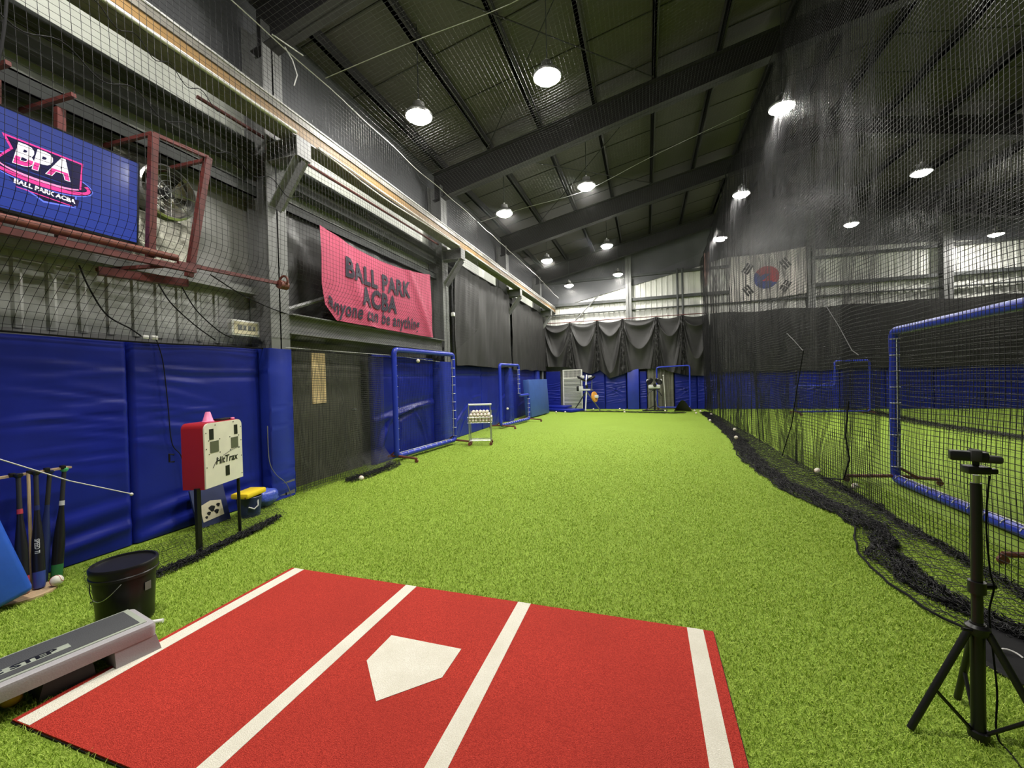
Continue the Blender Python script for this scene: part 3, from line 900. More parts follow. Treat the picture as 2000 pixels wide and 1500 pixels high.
rp = MB(); rp.tube([(-3.65, 3.55, 5.1), (-3.62, 3.62, 5.0), (-3.60, 3.66, 4.86), (-3.63, 3.64, 4.74)], .006, 6); mk('cord_end', rp, 'whitecord', t); rp = MB(); rp.tube([(-3.66, 3.4, 5.12), (-3.6, 3.75, 5.14)], .007, 6)
mk('cord_end', rp, 'whitecord', t)

# divider net on the right
t = thing('divider_net', 'tall black divider net hanging along the right of the lane and pooling on the turf', 'net', (2.2, 10, 0))
XD = 2.2
w71, w72, w73 = wob(6, 1.6, 1, 71), wob(6, 4.5, 1, 72), wob(6, 2, 1, 73)
def div_fn(y, v):
    ztop = 6.95 - 1.0 * smooth1((y - 12) / 6)
    z = .02 + (ztop - .02) * (1 - v)
    low = smooth1((2.2 - z) / 2.2)
    fold = smooth1((y - 5) / 6)
    x = XD + .05 * w71(y, z * .4) + (.03 + .05 * fold) * w72(y * 1.4, z * .25) + .05 * low * w73(y, z)
    yy = y + (.03 + .06 * fold) * w72(y * 1.2 + 9, z * .2) + .02 * w73(y, z * 2)
    zz = z + .05 * w71(y * 1.3 + 4, z)
    return x, yy, np.maximum(zz, .008)
net_mesh('netting', div_fn, np.arange(1.7, 18.4, .042), np.linspace(0, 1, 160), .0027, 'net', t)
def div_b(y, v):
    x, yy, z = div_fn(y * .97 + 1.1, v)
    return x + .07 + .03 * w73(y * 2, z), yy + .02, z
net_mesh('back_netting', div_b, np.arange(4.2, 17.7, .045), np.linspace(0, 1, 145), .0028, 'net', t)
rp = MB(); rp.tube([tuple(float(c_) for c_ in div_fn(np.array(y), np.array(0.))) for y in np.arange(1.7, 18.4, .25)], .008, 6); mk('top_rope', rp, 'rope', t)
rp = MB()
rp.tube([(2.13, 6.85, 1.74), (2.12, 7.1, 1.2), (2.14, 7.45, .6), (2.13, 7.9, .05)], .007, 6)
mk('seam_rope', rp, 'rope', t)
rp = MB()
rp.tube([(2.13, 5.5, 1.1), (2.12, 5.56, .7), (2.13, 5.5, .45), (2.12, 5.62, .2), (2.1, 6.2, .08)], .008, 6)
mk('seam_rope', rp, 'rope', t)
rp = MB()
rp.tube([(2.14, 7.6, 2.06), (2.13, 7.2, 1.9), (2.13, 6.87, 1.74)], .005, 6)
mk('pull_cord', rp, 'netgrey', t)
rp = MB()
rp.tube([(2.14, 6.2, 2.35), (2.13, 5.7, 1.95), (2.13, 5.4, 1.66), (2.13, 5.25, 1.60)], .005, 6)
mk('pull_cord', rp, 'netgrey', t)
bunch('pooled_netting', [(2.02, 16.6), (1.98, 14.5), (1.92, 12), (1.84, 9.8), (1.70, 8.4), (1.60, 7.4), (1.64, 6.5), (1.66, 5.9), (1.86, 5.0), (1.93, 4.5)], .34, .06, t, dens=46, step=.035, seed=5)
bunch('pooled_netting', [(1.93, 4.55), (1.92, 4.2), (1.76, 3.98), (1.70, 3.7), (1.72, 3.3), (1.80, 3.0), (1.95, 2.7), (2.1, 2.3)], .27, .06, t, dens=44, step=.022, seed=6)
bunch('pooled_netting', [(2.22, 6.4), (2.24, 5.4), (2.2, 4.6), (2.22, 3.9), (2.2, 3.2), (2.22, 2.4)], .10, .04, t, dens=16, step=.026, seed=8)
# the slack apron of net lying on the turf between the hem and the edge
E_ = [(2.0, 1.85), (2.6, 1.66), (2.86, 1.60), (3.08, 1.53), (3.47, 1.50), (3.8, 1.53), (4.14, 1.62), (4.5, 1.78), (4.77, 1.80), (5.2, 1.66), (5.7, 1.54), (6.8, 1.50), (8.0, 1.48), (9.5, 1.66), (11, 1.76), (14, 1.84), (17, 1.95)]
def apron(y, v):
    e = np.interp(y, [a for a, b in E_], [b for a, b in E_]) + .03 * w72(y * 3, 0 * y)
    x = e + (2.24 - e) * v + .02 * w73(y * 3, v * 4)
    z = .022 + .018 * w72(y * 4, v * 7)
    return x, y + .03 * w71(y * 3, v * 5), np.maximum(z, .006)
net_mesh('slack_netting', apron, np.arange(2.0, 16.8, .042), np.linspace(0, 1, 19), .0022, 'net', t, jitter=.005, seed=4)
net_mesh('slack_netting', lambda y, v: tuple(np.array(q) for q in (lambda a, b, c: (a + .03, b + .02, c + .012))(*apron(y * .98 + .1, .06 + v * .9))), np.arange(4.2, 16.0, .04), np.linspace(0, 1, 20), .0022, 'net', t, jitter=.008, seed=14)

rp = MB(); rp.tube([tuple(float(c_) for c_ in apron(np.array(y), np.array(0.))) for y in np.arange(2.0, 16.8, .08)], .008, 5); mk('edge_rope', rp, 'rope', t)
# second divider further right
t = thing('divider_net', 'distant dark divider net standing beyond the netted frame on the right', 'net', (6.9, 12, 0))
w81 = wob(6, 2, 1, 81)
def div2(y, v):
    z = .02 + 6.3 * (1 - v)
    return 6.9 + .08 * w81(y, z * .3), y, z
net_mesh('netting', div2, np.arange(5.5, 18.2, .075), np.linspace(0, 1, 85), .0028, 'net', t)
bunch('pooled_netting', [(6.8, 18.0), (7.05, 16.5), (6.8, 14), (6.7, 12.5), (6.95, 10.8), (6.9, 8), (6.9, 6)], .5, .12, t, dens=24, step=.06, r=.004, seed=9)

# net curtain over the doorway
t = thing('net_curtain', 'dark gathered net curtain closing the doorway right of the nearest padded pillar', 'net', (-4.35, 5.15, 0))
w91 = wob(7, 11, 1, 91)
for k, (xx, sd, rr_) in enumerate(((-4.33, 91, .0020), (-4.42, 95, .0024))):
    wq = wob(7, 8, 1, sd)
    def cur(y, v, xx=xx, wq=wq):
        z = .02 + (1.93 - .06 * (y - 4.2) / 1.9 - .02) * (1 - v)
        fl = smooth1((.35 - z) / .35)
        x = xx + .05 * wq(y * 1.5, z * .25) + fl * .22 * smooth1((y - 4.6) / 1.2)
        return x, y + .05 * wq(y * 1.3 + 5, z * .3), z
    net_mesh('netting', cur, np.arange(4.24, 6.1, .026), np.linspace(0, 1, 58), rr_, 'netgrey' if k == 0 else 'net', t)
bunch('pooled_netting', [(-4.15, 4.9), (-4.08, 5.3), (-4.08, 5.8), (-4.22, 6.15)], .22, .07, t, dens=34, step=.026, seed=12)
rp = MB(); rp.tube([(-4.36, 4.1, 1.915), (-4.36, 6.5, 1.92), (-4.38, 8.3, 1.86)], .004, 6); mk('support_wire', rp, 'whitecord', t)

# low net lying by the tracking box
t = thing('floor_net', 'black net lying on the turf between the lidded bucket and the first padded pillar', 'net', (-3.8, 2.7, 0))
bunch('gathered_edge', [(-3.50, 1.72), (-3.57, 2.04), (-3.62, 2.4), (-3.66, 2.75), (-3.73, 3.13), (-3.80, 3.4)], .10, .045, t, dens=26, step=.02, seed=14)
wf = wob(6, 6, 1, 96)
def lown(y, v):
    x = -3.62 - .14 * smooth1((y - 2) / 1.5) - v * (.62 - .1 * (y - 1.9))
    return x + .02 * wf(y, v), y + .25 * v + .02 * wf(y + 3, v * 3), .02 + .02 * (1 + wf(y * 2, v * 5)) * .7
net_mesh('netting', lown, np.arange(1.75, 3.5, .040), np.linspace(0, 1, 15), .0015, 'net', t, jitter=.004)
mb = MB(); mb.tube([(-3.6, .5, 1.17), (-3.6, .95, 1.155), (-3.6, 1.35, 1.05), (-3.6, 1.65, .85), (-3.6, 1.98, .675)], .004, 6); mb.sphere((-3.6, 1.985, .67), .012, 8, 6)
tag(mk('pull_cord', mb, 'whitecord'), 'thin pale cord running down past the tops of the bats', 'cord')
# strip of net along the far wall
t = thing('floor_net', 'black net strip lying across the turf in front of the far wall', 'net', (0, 16.8, 0))
bunch('gathered_edge', [(-2.6, 17.0), (-1.2, 16.9), (0.0, 16.5), (.9, 16.3), (1.35, 16.5)], .25, .05, t, dens=16, step=.04, r=.003, seed=16)
mb_ = MB()
s, v = np.meshgrid(np.linspace(0, 1, 24), np.linspace(0, 1, 14), indexing='ij')
mb_.grid(1.0 + .62 * s, 17.0 + .3 * v + .1 * np.sin(s * 5), .02 + .42 * np.sin(np.pi * np.clip(s * .9 + .05, 0, 1)) ** 1.5 * (1 - v) + .01)
mb_.grid((1.0 + .62 * s)[::-1], (17.02 + .3 * v + .1 * np.sin(s * 5))[::-1], (.01 + .42 * np.sin(np.pi * np.clip(s * .9 + .05, 0, 1)) ** 1.5 * (1 - v))[::-1])
tag(mk('cloth_heap', mb_, 'drape', sm=80), 'dark cloth heap humped up at the foot of the thin blue frame', 'cloth')

# ------------------------------------------------------------------ netted protective screens
def screen(label, p0, p1, outline, rad, footlen, cell, ties, casters=True, m='sleeve', backfill=None, foot='rust', group='blue framed protective screens', tie_every=.19):
    """outline: closed polygon (s, z) of the padded frame; s runs from p0 to p1"""
    L = math.hypot(p1[0] - p0[0], p1[1] - p0[1])
    t_ = Vector(((p1[0] - p0[0]) / L, (p1[1] - p0[1]) / L, 0)); n_ = Vector((t_.y, -t_.x, 0))
    o = Vector((p0[0], p0[1], 0))
    t = thing('protective_screen', label, 'protective screen', ((p0[0] + p1[0]) / 2, (p0[1] + p1[1]) / 2, 0), group)
    W3 = lambda s, z, q=0.: tuple(o + t_ * s + n_ * q + Vector((0, 0, z)))
    k = len(outline)
    for i in range(k):
        a, b = Vector(outline[i]), Vector(outline[(i + 1) % k])
        nm_ = 'post' if abs(a.x - b.x) < .05 else 'rail'
        d = (b - a).normalized(); l = (b - a).length
        c = min(.09, l * .25)
        pv = Vector(outline[i - 1]); dprev = (a - pv).normalized()
        pts = []
        for q in np.linspace(0, 1, 6):            # rounded corner at a
            A = a - dprev * c; Bq = a + d * c
            x = A * (1 - q) ** 2 + a * 2 * q * (1 - q) + Bq * q * q
            pts.append(W3(x.x, x.y))
        e = b - d * c
        for q in np.linspace(.05, 1, 14):
            x = (a + d * c) * (1 - q) + e * q
            pts.append(W3(x.x, x.y))
        mb = MB(); mb.tube(pts, rad, 12); mk(nm_, mb, m, t)
    # net inside the frame
    def inside(s, z):
        r_ = False
        for i in range(k):
            (x1, y1), (x2, y2) = outline[i], outline[(i + 1) % k]
            if (y1 > z) != (y2 > z) and s < (x2 - x1) * (z - y1) / (y2 - y1) + x1: r_ = not r_
        return r_
    S = np.arange(min(p[0] for p in outline), max(p[0] for p in outline), cell); Zs = np.arange(min(p[1] for p in outline), max(p[1] for p in outline), cell)
    wn = wob(5, 3, .03, int(p0[1] * 10) + 3)
    segs = []
    for fam in (0, 1):
        for a in (S if fam == 0 else Zs):
            run = []
            for b in (Zs if fam == 0 else S):
                s, z = (a, b) if fam == 0 else (b, a)
                if inside(s, z): run.append(W3(s, z, .02 + wn(s, z)))
                else:
                    if len(run) > 1: segs.append(run)
                    run = []
            if len(run) > 1: segs.append(run)
    Vs, Qs, nn = [], [], 0
    for r_ in segs:
        v_, q_ = strands(np.array(r_)[None], .0016)
        Vs.append(v_); Qs.append(q_ + nn); nn += len(v_)
    np_mesh('netting', np.concatenate(Vs), np.concatenate(Qs), 'net', t)
    # white lacing along the inner edge of the chosen sides
    if ties:
        mb = MB()
        for i in ties:
            a, b = Vector(outline[i]), Vector(outline[(i + 1) % k])
            l = (b - a).length
            for j in range(int(l / tie_every)):
                x = a + (b - a) * ((j + .5) * tie_every / l)
                nrm = Vector((-(b - a).y, (b - a).x)).normalized() * 1
                y = x + nrm * rad * 1.0
                dd = (b - a).normalized()
                if j == 0: lace = []
                for q in list(np.linspace(0, 1.3, 4)) + list(np.linspace(1.3, -1.3, 7)) + list(np.linspace(-1.3, 0, 4)):
                    base = x + nrm * rad * 1.08 * math.cos(q)
                    lace.append(W3(base.x, base.y, rad * 1.08 * math.sin(q)))
            mb.tube(lace, .0055, 5)
            if i != ties[-1]:
                mk('lacing', mb, 'white', t); mb = MB()
        mk('lacing', mb, 'white', t)
    # feet
    zb = min(p[1] for p in outline)
    for s in (min(p[0] for p in outline) + .02, max(p[0] for p in outline) - .02):
        mb = MB()
        f0, f1 = W3(s, .075, -footlen * .45), W3(s, .075, footlen * .55)
        mb.tube([f0, W3(s, .10, 0), f1], .022, 8)
        mb.tube([W3(s, .09, -footlen * .22), W3(s, .22, 0)], .016, 6)
        fo = mk('foot', mb, foot, t)
        if casters:
            for f in (f0, f1):
                c = MB(); c.lathe((f[0], f[1], .032), [(.0001, -.012), (.032, -.012), (.032, .012), (.0001, .012)], 14, rot=Matrix.Rotation(R(90), 3, Vector(n_)) if False else Matrix.Rotation(R(90), 3, 'X'), cap=False)
                c.box((f[0], f[1], .066), (.03, .03, .03))
                mk('caster', c, 'rust', fo)
    return t
screen('tall square blue padded frame with white laced net near the left wall', (-4.30, 6.38), (-4.13, 8.42), [(0, .10), (2.04, .10), (2.04, 2.02), (0, 2.02)], .048, .75, .05, (0, 1, 3))
screen('stepped blue padded screen with a lower shoulder, beside the cart of baseballs', (-4.02, 11.2), (-3.74, 13.3), [(0, .09), (2.05, .09), (2.05, .90), (1.30, .90), (1.30, 1.86), (0, 1.86)], .045, .8, .06, (0, 1, 3), tie_every=.15)
screen('thin blue tube frame standing open against the far wall', (.42, 18.12), (1.68, 18.10), [(0, .1), (1.26, .1), (1.26, 1.80), (0, 1.76)], .03, .5, .09, (), foot='blackmat')
screen('large blue padded netted screen behind the divider net on the right', (2.97, 6.42), (2.97, 3.9), [(0, .06), (2.5, .06), (2.5, 1.97), (0, 1.92)], .052, .95, .05, (0, 3), tie_every=.2)
screen('small distant stepped screen seen through the divider net on the far right', (4.7, 16.0), (7.0, 16.3), [(0, .1), (2.2, .1), (2.2, 1.75), (1.2, 1.75), (1.2, .95), (0, .95)], .03, .7, .08, ())

# leaning gym mat and flat mats
def slab(mb, c, t_, up_, n_, L, H, T, bev=.02):
    Rm = Matrix((t_, n_, up_)).transposed()
    return mb.box(c, (L, T, H), rot=Rm, bev=bev)
mb = MB()
t_ = Vector((.10, 1.0, 0)).normalized(); n0 = Vector((t_.y, -t_.x, 0)); up_ = (Vector((0, 0, 1)) - n0 * .06).normalized(); n_ = t_.cross(up_)
slab(mb, Vector((-3.96, 15.2, 0)) + up_ * .69 + Vector((.02, 0, .02)), t_, up_, n_, 2.0, 1.36, .24)
tag(mk('gym_mat', mb, 'padblue'), 'thick slate blue gym mat leaning against the left wall pads', 'gym mat')
for i, (c, sz, rz_, lab) in enumerate((((-3.35, 17.35, .06), (1.5, .9, .1), -.5, 'blue folded mat lying flat in the far left corner'), ((-3.75, 17.9, .16), (1.1, .7, .1), -.2, 'blue folded mat stacked on another at the foot of the far left wall'))):
    mb = MB(); mb.box(c, sz, rot=rz_, bev=.03)
    tag(mk('floor_mat', mb, 'vinyl'), lab, 'floor mat')

# white grid door panel leaning at the far wall
t = thing('locker_panel', 'white steel panel of slats with an open wire grid top at the far left', 'wire panel', (-3.15, 18.2, 0))
x0, x1, yy = -3.52, -2.70, 18.2
for a, b in (((x0, 0), (x0, 1.78)), ((x1, 0), (x1, 1.78))):
    mb = MB(); mb.box2((a[0] - .02, yy - .02, .0), (b[0] + .02, yy + .02, 1.78)); mk('frame_post', mb, 'locker', t, sm=0)
for z in (.02, 1.40, 1.76):
    mb = MB(); mb.box2((x0, yy - .018, z - .02), (x1, yy + .018, z + .02)); mk('frame_rail', mb, 'locker', t, sm=0)
mb = MB()
for i in range(22):
    z = .06 + i * .06
    mb.prism([(x0 + .02, 0), (x1 - .02, 0), (x1 - .02, .032), (x0 + .02, .032)], (0, yy - .01, z), (1, 0, 0), (0, -.25, .97), (0, .006, 0))
mk('slats', mb, 'locker', t, sm=0)
mb = MB()
for i in range(1, 14): mb.box((x0 + (x1 - x0) * i / 14, yy, 1.58), (.012, .012, .34))
for i in range(1, 7): mb.box(((x0 + x1) / 2, yy, 1.40 + i * .05), (x1 - x0, .012, .010))
mk('wire_grid', mb, 'locker', t, sm=0)

# pitching machines
def wheel_mb(c, r, wd, axis, hub=True):
    rot = Vector((0, 0, 1)).rotation_difference(Vector(axis)).to_matrix()
    mb = MB(); mb.lathe(c, [(.02, -wd * .4), (r * .75, -wd * .5), (r, -wd * .35), (r, wd * .35), (r * .75, wd * .5), (.02, wd * .4)], 22, rot=rot)
    return mb
def machine1():
    t = thing('pitching_machine', 'three wheel pitching machine on a pale tripod with one orange wheel', 'pitching machine', (-2.40, 17.4, 0), 'pitching machines at the far wall')
    c = Vector((-2.40, 17.4, .90))
    for a, m in (((-2.42, 17.15, .02), 'white'), ((-2.98, 17.75, .02), 'steeldark'), ((-1.90, 17.75, .02), 'steel')):
        mb = MB(); mb.tube([tuple(c + Vector((0, 0, -.06))), a], [.028, .024], 8); mb.sphere(a, .03, 8, 5); mk('leg', mb, m, t)
    mb = MB(); mb.box(c, (.34, .20, .07), bev=.01); mb.box(c + Vector((-.22, 0, .05)), (.18, .16, .20), bev=.02); mk('body', mb, 'lightgrey', t)
    mb = MB(); mb.box(c + Vector((-.35, -.01, .05)), (.10, .14, .22), bev=.02); mb.box(c + Vector((.02, -.02, .14)), (.10, .1, .16), bev=.02); mk('motor', mb, 'black', t)
    mb = MB()
    mb.tube([tuple(c + Vector((.22, 0, -.02))), tuple(c + Vector((.24, 0, .40)))], .018, 6); mb.tube([tuple(c + Vector((-.24, 0, .1))), tuple(c + Vector((-.22, 0, .42)))], .018, 6)
    mb.tube([tuple(c + Vector((-.05, 0, .0))), tuple(c + Vector((.28, 0, -.02)))], .022, 6)
    mk('bracket', mb, 'steel', t)
    for off, ax, m, r in (((-.20, 0, .46), (.5, .1, .86), 'black', .20), ((.20, 0, .46), (-.5, .1, .86), 'black', .20), ((.34, -.05, -.30), (.9, -.35, .15), 'orange', .22)):
        wh = mk('wheel', wheel_mb(c + Vector(off), r, .09, ax), m, t)
        mb = MB(); p = c + Vector(off) + Vector(ax).normalized() * .09; mb.box(p, (.16, .12, .12), bev=.02); mk('wheel_motor', mb, 'lightgrey', wh)
    mb = MB(); mb.tube([tuple(c + Vector((.0, -.1, .20))), tuple(c + Vector((.0, .15, .62)))], .03, 8); mk('ball_chute', mb, 'white', t)
    return t
machine1()
def machine2():
    t = thing('pitching_machine', 'black pitching machine on a single upright post before the olive sheet', 'pitching machine', (.30, 17.5, 0), 'pitching machines at the far wall')
    c = Vector((.30, 17.5, 1.02))
    mb = MB(); mb.tube([(.30, 17.5, .05), (.30, 17.5, .9)], .038, 10); mk('post', mb, 'black', t)
    for a in ((-.15, 17.3, .02), (.75, 17.3, .02), (.30, 17.9, .02)):
        mb = MB(); mb.tube([(.30, 17.5, .22), ((a[0] + .3) / 2, (a[1] + 17.5) / 2, .10), a], .02, 6); mk('leg', mb, 'black', t)
    mb = MB(); mb.box((.3, 17.45, .03), (.95, .12, .04)); mk('base_bar', mb, 'blackmat', t)
    for s in (-1, 1):
        mb = MB(); mb.tube([(.30, 17.48, .86), (.30 + s * .2, 17.45, .76), (.30 + s * .27, 17.42, .60)], .018, 6); mk('handle', mb, 'black', t)
        wh = mk('wheel', wheel_mb(c + Vector((s * .17, -.02, .17)), .15, .08, (s * .6, .5, .6)), 'black', t)
        mb = MB(); mb.box(c + Vector((s * .24, -.08, .20)), (.10, .08, .12), bev=.02, rot=s * .5); mk('wheel_motor', mb, 'lightgrey', wh)
    mb = MB(); mb.box(c + Vector((0, 0, -.04)), (.46, .22, .16), bev=.05); mk('body', mb, 'lightgrey', t)
    mb = MB(); mb.lathe(c + Vector((.02, -.13, .02)), [(.001, 0), (.07, 0), (.07, .03), (.001, .03)], 16, rot=Matrix.Rotation(R(90), 3, 'X'), cap=False); mk('muzzle', mb, 'black', t)
    mb = MB(); mb.box(c + Vector((0, .0, -.14)), (.40, .16, .05), bev=.01); mk('mount', mb, 'blackmat', t)
    mb = MB()
    pts = [(.36 + .025 * math.sin(q * 9), 17.44, .85 - q * .72) for q in np.linspace(0, 1, 30)]
    mb.tube(pts, .012, 5); mk('cable', mb, 'steel', t)
machine2()
mb = MB(); mb.tube([(.72, 17.9, .12), (.70, 17.9, .8), (.66, 17.9, 1.42)], .014, 6); mb.sphere((.66, 17.9, 1.42), .03, 8, 5); mb.sphere((.72, 17.9, .2), .025, 8, 5)
tag(mk('white_pole', mb, 'whitepipe'), 'thin white pole right of the black pitching machine', 'pole')

# ------------------------------------------------------------------ baseballs
def make_ball():
    t = MB(); t.sphere((0, 0, .037), .037, 14, 10)
    b = mk('baseball', t, 'ball', org=(0, 0, 0))
    s_ = MB()
    for sg in (1, -1):
        pts = []
        for q in np.linspace(0, 2 * math.pi, 30)[:-1]:
            a = .44 * math.pi
            th, ph = math.pi / 2 - (math.pi / 2 - a * .55) * math.cos(q), q / 2 + math.pi / 4 * math.sin(2 * q)
            v = Vector((math.cos(q) * .7 * sg + .0, math.sin(q) * .75, .55 * math.cos(2 * q))).normalized() * .0375
            pts.append((v.x, v.y, v.z + .037))
        s_.tube(pts, .0012, 4, closed=True)
        break
    mk('stitching', s_, 'seam', b)
    return b
ball0 = make_ball(); used = [0]
def ball(loc, label, group=None):
    o = ball0 if not used[0] else copy_tree(ball0)
    used[0] = 1
    o.location = loc; o.rotation_euler = (rnd.random() * 6, rnd.random() * 6, rnd.random() * 6)
    # keep the ball resting at its height whatever its turn
    v = Matrix.Rotation(o.rotation_euler.z, 3, 'Z') @ Matrix.Rotation(o.rotation_euler.y, 3, 'Y') @ Matrix.Rotation(o.rotation_euler.x, 3, 'X') @ Vector((0, 0, .037))
    o.location = Vector(loc) + Vector((0, 0, .037)) - v
    tag(o, label, 'baseball')
    if group: o['group'] = group
GF = 'loose baseballs on the turf'
for (x, y, lab) in [
    (-4.02, 5.05, 'white baseball on the turf at the foot of the net curtain'),
    (-3.52, 16.5, 'leftmost baseball on the turf before the far left corner mats'),
    (-3.15, 16.5, 'baseball on the turf just right of the flat blue mats'),
    (-2.75, 17.1, 'baseball beside the blue mats near the tripod of the three wheel machine'),
    (-2.2, 18.0, 'baseball between the legs of the three wheel pitching machine'),
    (-1.10, 18.1, 'baseball at the foot of the tucked blue far wall pad'),
    (-.83, 16.55, 'baseball on the net strip in the middle of the far floor'),
    (.05, 17.9, 'baseball just left of the black pitching machine base'),
    (.68, 17.2, 'baseball just right of the black pitching machine base'),
    (1.75, 17.25, 'baseball by the dark cloth heap at the far right of the lane'),
    (1.92, 16.95, 'baseball near the far end of the divider net, right of the cloth heap'),
    (1.68, 16.1, 'baseball on open turf before the cloth heap'),
    (1.80, 13.6, 'small far baseball at the edge of the pooled divider net'),
]: ball((x, y, .0), lab, GF)
for (x, y, z, lab) in [
    (1.97, 10.9, .07, 'farther of two baseballs lying on the thick dark pooled net'),
    (1.75, 9.55, .07, 'nearer of two baseballs lying on the thick dark pooled net'),
    (2.16, 6.5, .07, 'baseball caught in the net left of the big blue screen foot'),
    (2.30, 5.80, .05, 'nearest baseball in the divider net, by the red foot of the big blue screen'),
]: ball((x, y, z), lab, GF)
for (x, y, lab) in [(-.9, 17.6, 'first of two balls beside the tucked far pad'), (2.1, 15.6, 'baseball at the divider net well before its far end')]: ball((x, y, 0), lab, GF)
ball((-4.21, 7.05, 1.80), 'baseball stuck high in the net of the tall square frame')
ball((-3.93, 11.55, .52), 'baseball stuck low in the net of the stepped screen')

# ball cart
CX, CY = -3.52, 8.45
ca = R(18)
def cl(x, y, z): return (CX + x * math.cos(ca) - y * math.sin(ca), CY + x * math.sin(ca) + y * math.cos(ca), z)
t = thing('ball_cart', 'wheeled wire cart holding a heap of baseballs by the left wall', 'ball cart', (CX, CY, 0))
hw, hd_ = .235, .17
for sx_ in (-1, 1):
    for sy in (-1, 1):
        mb = MB(); mb.tube([cl(sx_ * hw, sy * hd_, .06), cl(sx_ * hw, sy * hd_, .93 if sy < 0 else .75)], .012, 8); l = mk('leg', mb, 'alu', t)
        mb = MB(); c = cl(sx_ * hw, sy * hd_, .036); mb.lathe(c, [(.0001, -.013), (.034, -.013), (.034, .013), (.0001, .013)], 14, rot=Matrix.Rotation(R(90), 3, 'X'), cap=False); mb.box((c[0], c[1], .07), (.03, .03, .025)); mk('caster', mb, 'rust', l)
mb = MB(); mb.tube([cl(-hw, -hd_, .90), cl(hw + .03, -hd_, .90)], .02, 8); mk('handle', mb, 'white', t)
mb = MB()
for z in (.50, .62): mb.tube([cl(-hw - .03, -hd_, z), cl(hw + .03, -hd_, z), cl(hw + .03, hd_, z), cl(-hw - .03, hd_, z)], .006, 6, closed=True)
for i in range(9):
    x = -hw + i * hw / 4
    mb.tube([cl(x, -hd_, .62), cl(x, -hd_, .50), cl(x, hd_, .50), cl(x, hd_, .62)], .0035, 5)
for i in range(7):
    y = -hd_ + i * hd_ / 3
    mb.tube([cl(-hw - .03, y, .62), cl(-hw - .03, y, .50), cl(hw + .03, y, .50), cl(hw + .03, y, .62)], .0035, 5)
mk('basket', mb, 'alu', t)
mb = MB()
for y in (-hd_, 0, hd_): mb.tube([cl(-hw, y, .11), cl(hw, y, .11)], .008, 6)
for x in (-hw, hw): mb.tube([cl(x, -hd_, .11), cl(x, hd_, .11)], .008, 6)
mk('lower_shelf', mb, 'alu', t)
GC = 'baseballs heaped in the wheeled cart'
z = .505; lay = [(7, 4), (7, 4), (6, 4), (5, 3)]
for li, (nx, ny) in enumerate(lay):
    for i in range(nx):
        for j in range(ny):
            x = (i - (nx - 1) / 2) * .0765 + rnd.uniform(-.002, .002); y = (j - (ny - 1) / 2) * .0765
            p = cl(x, y, z + li * .062)
            ball(p, 'worn cream baseball in the heap on the wheeled cart', GC)

# ------------------------------------------------------------------ television, rack and fan on the left wall
TY0, TY1, TZ0, TZ1 = 1.255, 2.49, 2.748, 3.442
XT = -4.26
lean = .06
def tv(u, v, d=0.):     # u along the screen, v up from its bottom
    return (XT + lean * (v / .69 - 1) + d, TY0 + u, TZ0 + v)
t = thing('television', 'wall mounted television showing a pink and white club logo on deep blue', 'television', tv(.62, 0))
Wt, Ht = TY1 - TY0, TZ1 - TZ0
def tvbox(mb, u0, u1, v0, v1, d0, d1):
    vs = [tv(u, v, d) for d in (d0, d1) for (u, v) in ((u0, v0), (u1, v0), (u1, v1), (u0, v1))]
    return mb.add(vs, [(0, 3, 2, 1), (4, 5, 6, 7), (0, 1, 5, 4), (1, 2, 6, 5), (2, 3, 7, 6), (3, 0, 4, 7)])
mk('housing', tvbox(MB(), -.012, Wt + .012, -.02, Ht + .012, -.06, -.002), 'bezel', t, sm=0)
sc_ = mk('screen', tvbox(MB(), .0, Wt, .0, Ht, -.002, .001), 'screen', t, sm=0)
mb = MB()
for a in ((-.012, 0, -.02, Ht + .012), (Wt, Wt + .012, -.02, Ht + .012), (0, Wt, -.02, 0), (0, Wt, Ht, Ht + .012)): tvbox(mb, a[0], a[1], a[2], a[3], -.002, .006)
mk('bezel', mb, 'bezel', t, sm=0)
LCX, LCY = .625, .345
def poly(pts, name, m, d):
    mb = MB(); mb.add([tv(LCX + u, LCY + v, d) for u, v in pts], [tuple(range(len(pts)))]); mk(name, mb, m, sc_, sm=0)
def strip(pa, pb, name, m, d):
    mb = MB(); n = len(pa)
    mb.add([tv(LCX + u, LCY + v, d) for u, v in pa + pb], [(i, i + 1, n + i + 1, n + i) for i in range(n - 1)]); mk(name, mb, m, sc_, sm=0)
def ell(a, b, t0, t1, n=40, tilt=-.06, cy=-.03):
    out = []
    for q in np.linspace(t0, t1, n):
        x, y = a * math.cos(q), b * math.sin(q)
        out.append((x, y + cy + tilt * x * .3))
    return out
# dark crest with its blue glow line
crest = [(-.20, .14), (.20, .115), (.205, -.05), (.185, -.175), (.0, -.205), (-.16, -.125), (-.2, -.06)]
big = [(u * 1.05, v * 1.05) for u, v in crest]
poly([(-.165, -.085), (-.16, -.125), (.01, -.225), (.195, -.20), (.20, -.10)], 'crest_outline', 'e_blue', .0016)
poly([(-.155, -.09), (-.15, -.12), (.012, -.213), (.186, -.19), (.19, -.10)], 'crest', 'e_navy', .0020)
strip(ell(.30, .098, 0, 2 * math.pi), ell(.20, .01, 0, 2 * math.pi), 'swoosh_glow', 'e_blue', .0023)
strip(ell(.292, .09, 0, 2 * math.pi), ell(.20, .01, 0, 2 * math.pi), 'swoosh_back', 'e_navy', .0026)
strip(ell(.284, .083, math.pi * .82, math.pi * 2.12), ell(.262, .054, math.pi * .82, math.pi * 2.12), 'swoosh', 'e_pink', .0030)
strip(ell(.225, .052, math.pi * 1.0, math.pi * 1.9), ell(.215, .036, math.pi * 1.0, math.pi * 1.9), 'swoosh_line', 'e_lpink', .0032)
